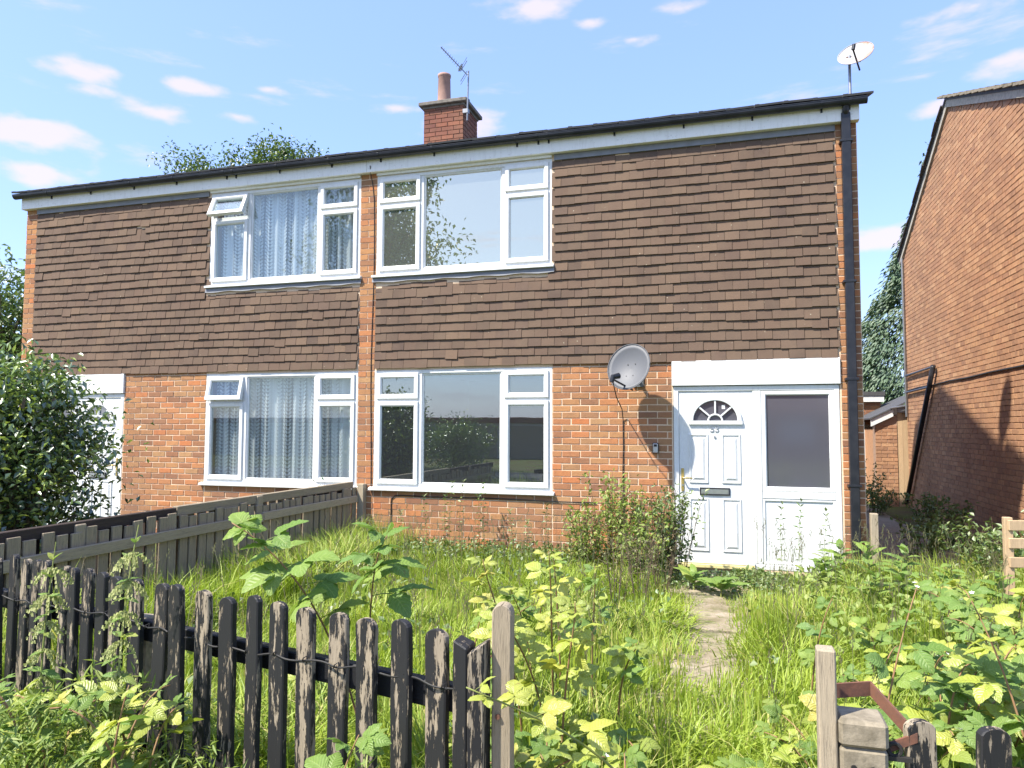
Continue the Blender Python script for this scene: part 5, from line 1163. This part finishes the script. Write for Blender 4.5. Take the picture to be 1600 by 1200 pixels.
# ---- low ground cover and tangle
r = np.random.default_rng(31); n = 5200
x = r.uniform(-.65, 1.0, n); y = -.15-r.random(n)**1.4*1.15; z = -.09+r.random(n)*.11*(1+.5*np.sin(x*7))*np.where(y > -.5, .45, 1)
leaf_obj('doorstep_ground_cover', 'weed', None, np.stack([x, y, z], 1), r, .045, .032, .2, 1.2, 'stuff'); tag(bpy.data.objects['doorstep_ground_cover'], 'low green ground cover in front of the doorstep', 'ground cover')
n = 15000; x = r.uniform(-3.65, -1.0, n); t = r.random(n); y = -5.80-.225*(x+3.5)-.06-t*.75
hh = (.42+.12*np.sin(x*5)+.1*np.sin(x*11+1))*np.where(x > -1.75, .8, 1); z = -.1+(hh+.1)*r.random(n)**.7
leaf_obj('verge_undergrowth', 'weed_br', None, np.stack([x, y, z], 1), r, .055, .010, .2, .8, 'stuff'); tag(bpy.data.objects['verge_undergrowth'], 'tangled pale green weeds in front of the left pickets', 'undergrowth')
n = 3200; x = r.uniform(.55, 2.6, n); y = -5.6+4.7*r.random(n)**.7; z = -.1+.34*r.random(n)**.8
leaf_obj('thicket_undergrowth', 'weed_br', None, np.stack([x, y, z], 1), r, .06, .038, .15, 1.2, 'stuff'); tag(bpy.data.objects['thicket_undergrowth'], 'mixed leafy undergrowth in the grass right of the path', 'undergrowth')
n = 3000; x = r.uniform(-4.3, .3, n); y = r.uniform(-5.8, -.6, n); k_ = np.sin(x*3.1+1)*np.sin(y*2.7) > .1; x, y = x[k_ & (np.abs(x+.17) > .3)], y[k_ & (np.abs(x+.17) > .3)]; z = -.08+.30*r.random(len(x))**.7
leaf_obj('lawn_weeds', 'weed', None, np.stack([x, y, z], 1), r, .05, .036, .2, 1.2, 'stuff'); tag(bpy.data.objects['lawn_weeds'], 'small broad-leaved weeds mixed into the lawn grass', 'weeds')
n = 2600; x = r.uniform(-4.3, -1.2, n); y = -.1-r.random(n)*.7; z = -.1+.26*r.random(n)
leaf_obj('wall_undergrowth', 'weed', None, np.stack([x, y, z], 1), r, .055, .035, .2, 1.0, 'stuff'); tag(bpy.data.objects['wall_undergrowth'], 'dark low weeds along the bricks below the window', 'undergrowth')
# dead stalks and litter over the path
st = MB(); rr = random.Random(5)
for k in range(170):
    x, y = rr.uniform(-.6, .3), rr.uniform(-5.2, -.6); a = rr.uniform(0, 6.28); l = rr.uniform(.04, .22)
    st.tube([(x, y, -.035), (x+l*.5*math.cos(a), y+l*.5*math.sin(a), -.033), (x+l*math.cos(a), y+l*math.sin(a), -.036)], .0016, 3, r=rr.random()+.01)
tag(st.build('dead_stalks', 'dry'), 'dead straw stalks scattered over the concrete path', 'straw', kind='stuff')

# ---- trees and shrubs
def tree(name, base, h, crown_c, crown_r, nlimb, ntwig, nleaf, lsize, label, cat, mat, seed, trunk_r=.12, group=None, shell=.5, up_bias=.2, wisps=0, rv_fn=None):
    rr = random.Random(seed); r = np.random.default_rng(seed); T = thing(name, base, label, cat, group); b = Vector(base); cc = Vector(crown_c); cr_ = Vector(crown_r)
    tk = MB(); top = Vector((b.x+(cc.x-b.x)*.8, b.y+(cc.y-b.y)*.8, cc.z+.3*cr_.z)); tk.tube(bez([b, b.lerp(top, .5)+Vector((rr.gauss(0, .1), rr.gauss(0, .1), 0)), top], 6), [trunk_r*(1-.8*i/6) for i in range(7)], 8)
    tips = []
    for k in range(nlimb):
        d = Vector((rr.gauss(0, 1), rr.gauss(0, 1), rr.gauss(up_bias, 1))).normalized(); s = rr.uniform(shell, 1.0)
        e = cc+Vector((d.x*cr_.x, d.y*cr_.y, d.z*cr_.z))*s; st_ = b.lerp(top, rr.uniform(.35, .95)); m = st_.lerp(e, .55)+Vector((0, 0, .12*cr_.z)); cv = bez([st_, m, e], 5)
        tk.tube(cv, [trunk_r*.35*(1-.85*i/5) for i in range(6)], 5); tips += [cv[3], cv[4], cv[5], cv[5]]
    for k in range(wisps):
        a = rr.uniform(-1, 1); s0 = cc+Vector((a*cr_.x*.8, rr.uniform(-.3, .3)*cr_.y, cr_.z*.7)); e = s0+Vector((rr.uniform(-.5, .1)*cr_.x*.5, 0, rr.uniform(.25, .55)*cr_.z)); cv = bez([s0, s0.lerp(e, .5)+Vector((.1, 0, .1)), e], 6); tk.tube(cv, [.02, .015, .012, .01, .008, .006, .004], 4); tips += cv[1:]
    tk.build('trunk', 'bark', T)
    C = []; per = nleaf//max(1, len(tips)*ntwig); rv = []
    for p in tips:
        for t in range(ntwig):
            c = p+Vector((rr.gauss(0, .16*cr_.x), rr.gauss(0, .16*cr_.y), rr.gauss(0, .13*cr_.z))) if not (wisps and p in tips[-wisps*6:]) else p+Vector((rr.gauss(0, .06*cr_.x), rr.gauss(0, .06), rr.gauss(0, .06)))
            sp = lsize*2.6; cvv = rr.random()
            C.append(np.array(c)+r.normal(0, sp*.55, (per, 3))); rv.append(np.clip(cvv*.55+r.random(per)*.5, 0, .99))
    C = np.concatenate(C); rv = np.concatenate(rv)
    if rv_fn is not None: rv = rv_fn(C, rv, r)
    leaf_obj('crown', mat, T, C, r, lsize, lsize*.5, -.1, .6, rv=rv); return T
def holly_tips(C, rv, r):      # outer leaves mostly take the paler tones, inner ones the darker
    d = np.linalg.norm((C-np.array((-5.9, -3.65, 1.1)))/np.array((.95, .9, 1.05)), axis=1); pale_outer = (d > .72) & (r.random(len(C)) < .65)
    return np.where(pale_outer, .72+.27*r.random(len(C)), rv*.6)
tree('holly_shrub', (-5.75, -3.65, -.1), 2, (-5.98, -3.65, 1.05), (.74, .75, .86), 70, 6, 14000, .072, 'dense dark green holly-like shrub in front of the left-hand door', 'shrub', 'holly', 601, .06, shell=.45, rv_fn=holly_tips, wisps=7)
tree('garden_tree', (-18.4, 6.0, -.1), 6, (-18.4, 6.0, 3.3), (2.3, 2.0, 2.6), 60, 4, 15000, .16, 'leafy tree past the left end of the houses', 'tree', 'treeleaf', 602, .18)
tree('garden_tree', (-15.4, 12.0, -.1), 10, (-15.3, 12.0, 8.2), (3.4, 2.2, 2.1), 60, 4, 15000, .14, 'light green tree top showing above the roof at the left', 'tree', 'treeleaf', 603, .22, wisps=16)
# conifer
CN = thing('conifer_tree', (6.5, 16.2, -.2), 'tall dark conifer in the gap between the two houses', 'tree')
MB().tube([(6.5, 16.2, -.2), (6.5, 16.2, 9.8)], [.2, .03], 8).build('trunk', 'bark', CN)
r = np.random.default_rng(44); nb = 1500; C, D = [], []; rv = []
zz = r.uniform(.3, 10.2, nb); az = r.uniform(0, 6.283, nb); lump = 1+.16*np.sin(az*5+zz*2.3)+np.clip(r.normal(0, .08, nb), -.15, .15)
for k in range(nb):
    rad = (10.6-zz[k])*.385*lump[k]; base = np.array((6.5+math.cos(az[k])*rad, 16.2+math.sin(az[k])*rad, zz[k])); m = 46
    t = r.random(m); fan = r.normal(0, .20, m); o = np.array((math.cos(az[k]), math.sin(az[k]), 0)); s_ = np.array((-o[1], o[0], 0))
    pts = base-o*(.55*(1-t))[:, None]+s_*(fan*(1.2-t*.5))[:, None]+np.array((0, 0, 1))*(-.32*t**2+.10*r.normal(size=m))[:, None]; C.append(pts)
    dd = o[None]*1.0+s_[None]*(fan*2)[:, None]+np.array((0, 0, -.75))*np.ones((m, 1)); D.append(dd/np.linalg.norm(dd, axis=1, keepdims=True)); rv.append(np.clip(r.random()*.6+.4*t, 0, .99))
leaf_obj('crown', 'conifer', CN, np.concatenate(C), r, .17, .06, rv=np.concatenate(rv), dirs=np.concatenate(D))

# ---- across the road, seen mirrored in the windows
tree('street_tree', (-14.5, -20, -.1), 12, (-14.8, -20, 8.6), (3.4, 2.6, 3.8), 46, 4, 11000, .24, 'tall open tree across the road, mirrored in the upstairs window', 'tree', 'treeleaf', 605, .25, wisps=4)
tree('street_shrub', (-8.2, -12.6, -.1), 2, (-8.2, -12.6, .95), (1.5, .9, 1.0), 40, 4, 6000, .09, 'dark shrub across the garden, mirrored in the downstairs window', 'shrub', 'holly', 606, .05)
GR = thing('garage_row', (-16, -28.5, -.1), 'low pale garage row across the road, mirrored in the downstairs window', 'garage')
MB().box(-34, -8, -32, -28, -.1, 1.75).build('wall', 'plaster', GR)
MB().box(-34.2, -7.8, -32.2, -27.8, 1.76, 2.05).build('roof', 'brick_c', GR, bev=.02)
for k in range(9): MB().box(-33.5+k*2.8, -31.3+k*2.8, -27.99, -27.93, -.1, 1.6).build('garage_door', 'greywood', GR)
BG = thing('bungalow', (-3, -33, -.1), 'bungalow with red-brown hipped roof across the road, mirrored in the window', 'house')
MB().box(-7.2, 6, -38, -31, -.1, 2.3).build('wall', 'brick_n', BG)
g = MB(); g.raw([(-7.8, -38.5, 2.31), (6.5, -38.5, 2.31), (6.5, -30.5, 2.31), (-7.8, -30.5, 2.31), (-4.5, -34.5, 4.6), (3.5, -34.5, 4.6)], [(0, 3, 2, 1), (3, 4, 5, 2)[::1], (0, 1, 5, 4), (0, 4, 3), (1, 2, 5)]); g.build('roof', 'brick_c', BG)
for x in (-5.5, -2, 2.5): MB().box(x, x+1.6, -31.02, -30.96, .8, 2.0).build('window', 'upvc', BG)

# ------------------------------------------------------------------ tell look-alikes apart by their order in the view
def view_x(o):
    ps = [WORLD[c.name].translation for c in o.children if c.name in WORLD and c.name.startswith('leaf')] or [WORLD[o.name].translation]
    p = sum(ps, Vector())/len(ps)-CAM; return p.dot(rt)/max(.1, p.dot(fw))
by = {}
for o in COL.objects:
    if o.parent is None and 'label' in o and 'group' in o: by.setdefault(o['label'], []).append(o)
ORD = ['leftmost', 'second from the left', 'third from the left', 'fourth from the left', 'fifth from the left', 'sixth from the left', 'seventh from the left', 'eighth from the left', 'ninth from the left', 'tenth from the left', 'eleventh from the left', 'twelfth from the left', 'thirteenth from the left']
for lab, os_ in by.items():
    n = len(os_)
    if n < 2: continue
    os_.sort(key=view_x)
    for k, o in enumerate(os_): o['label'] = lab+', '+('rightmost' if k == n-1 else 'second from the right' if k == n-2 and n > 4 else 'third from the right' if k == n-3 and n > 6 else ORD[k])
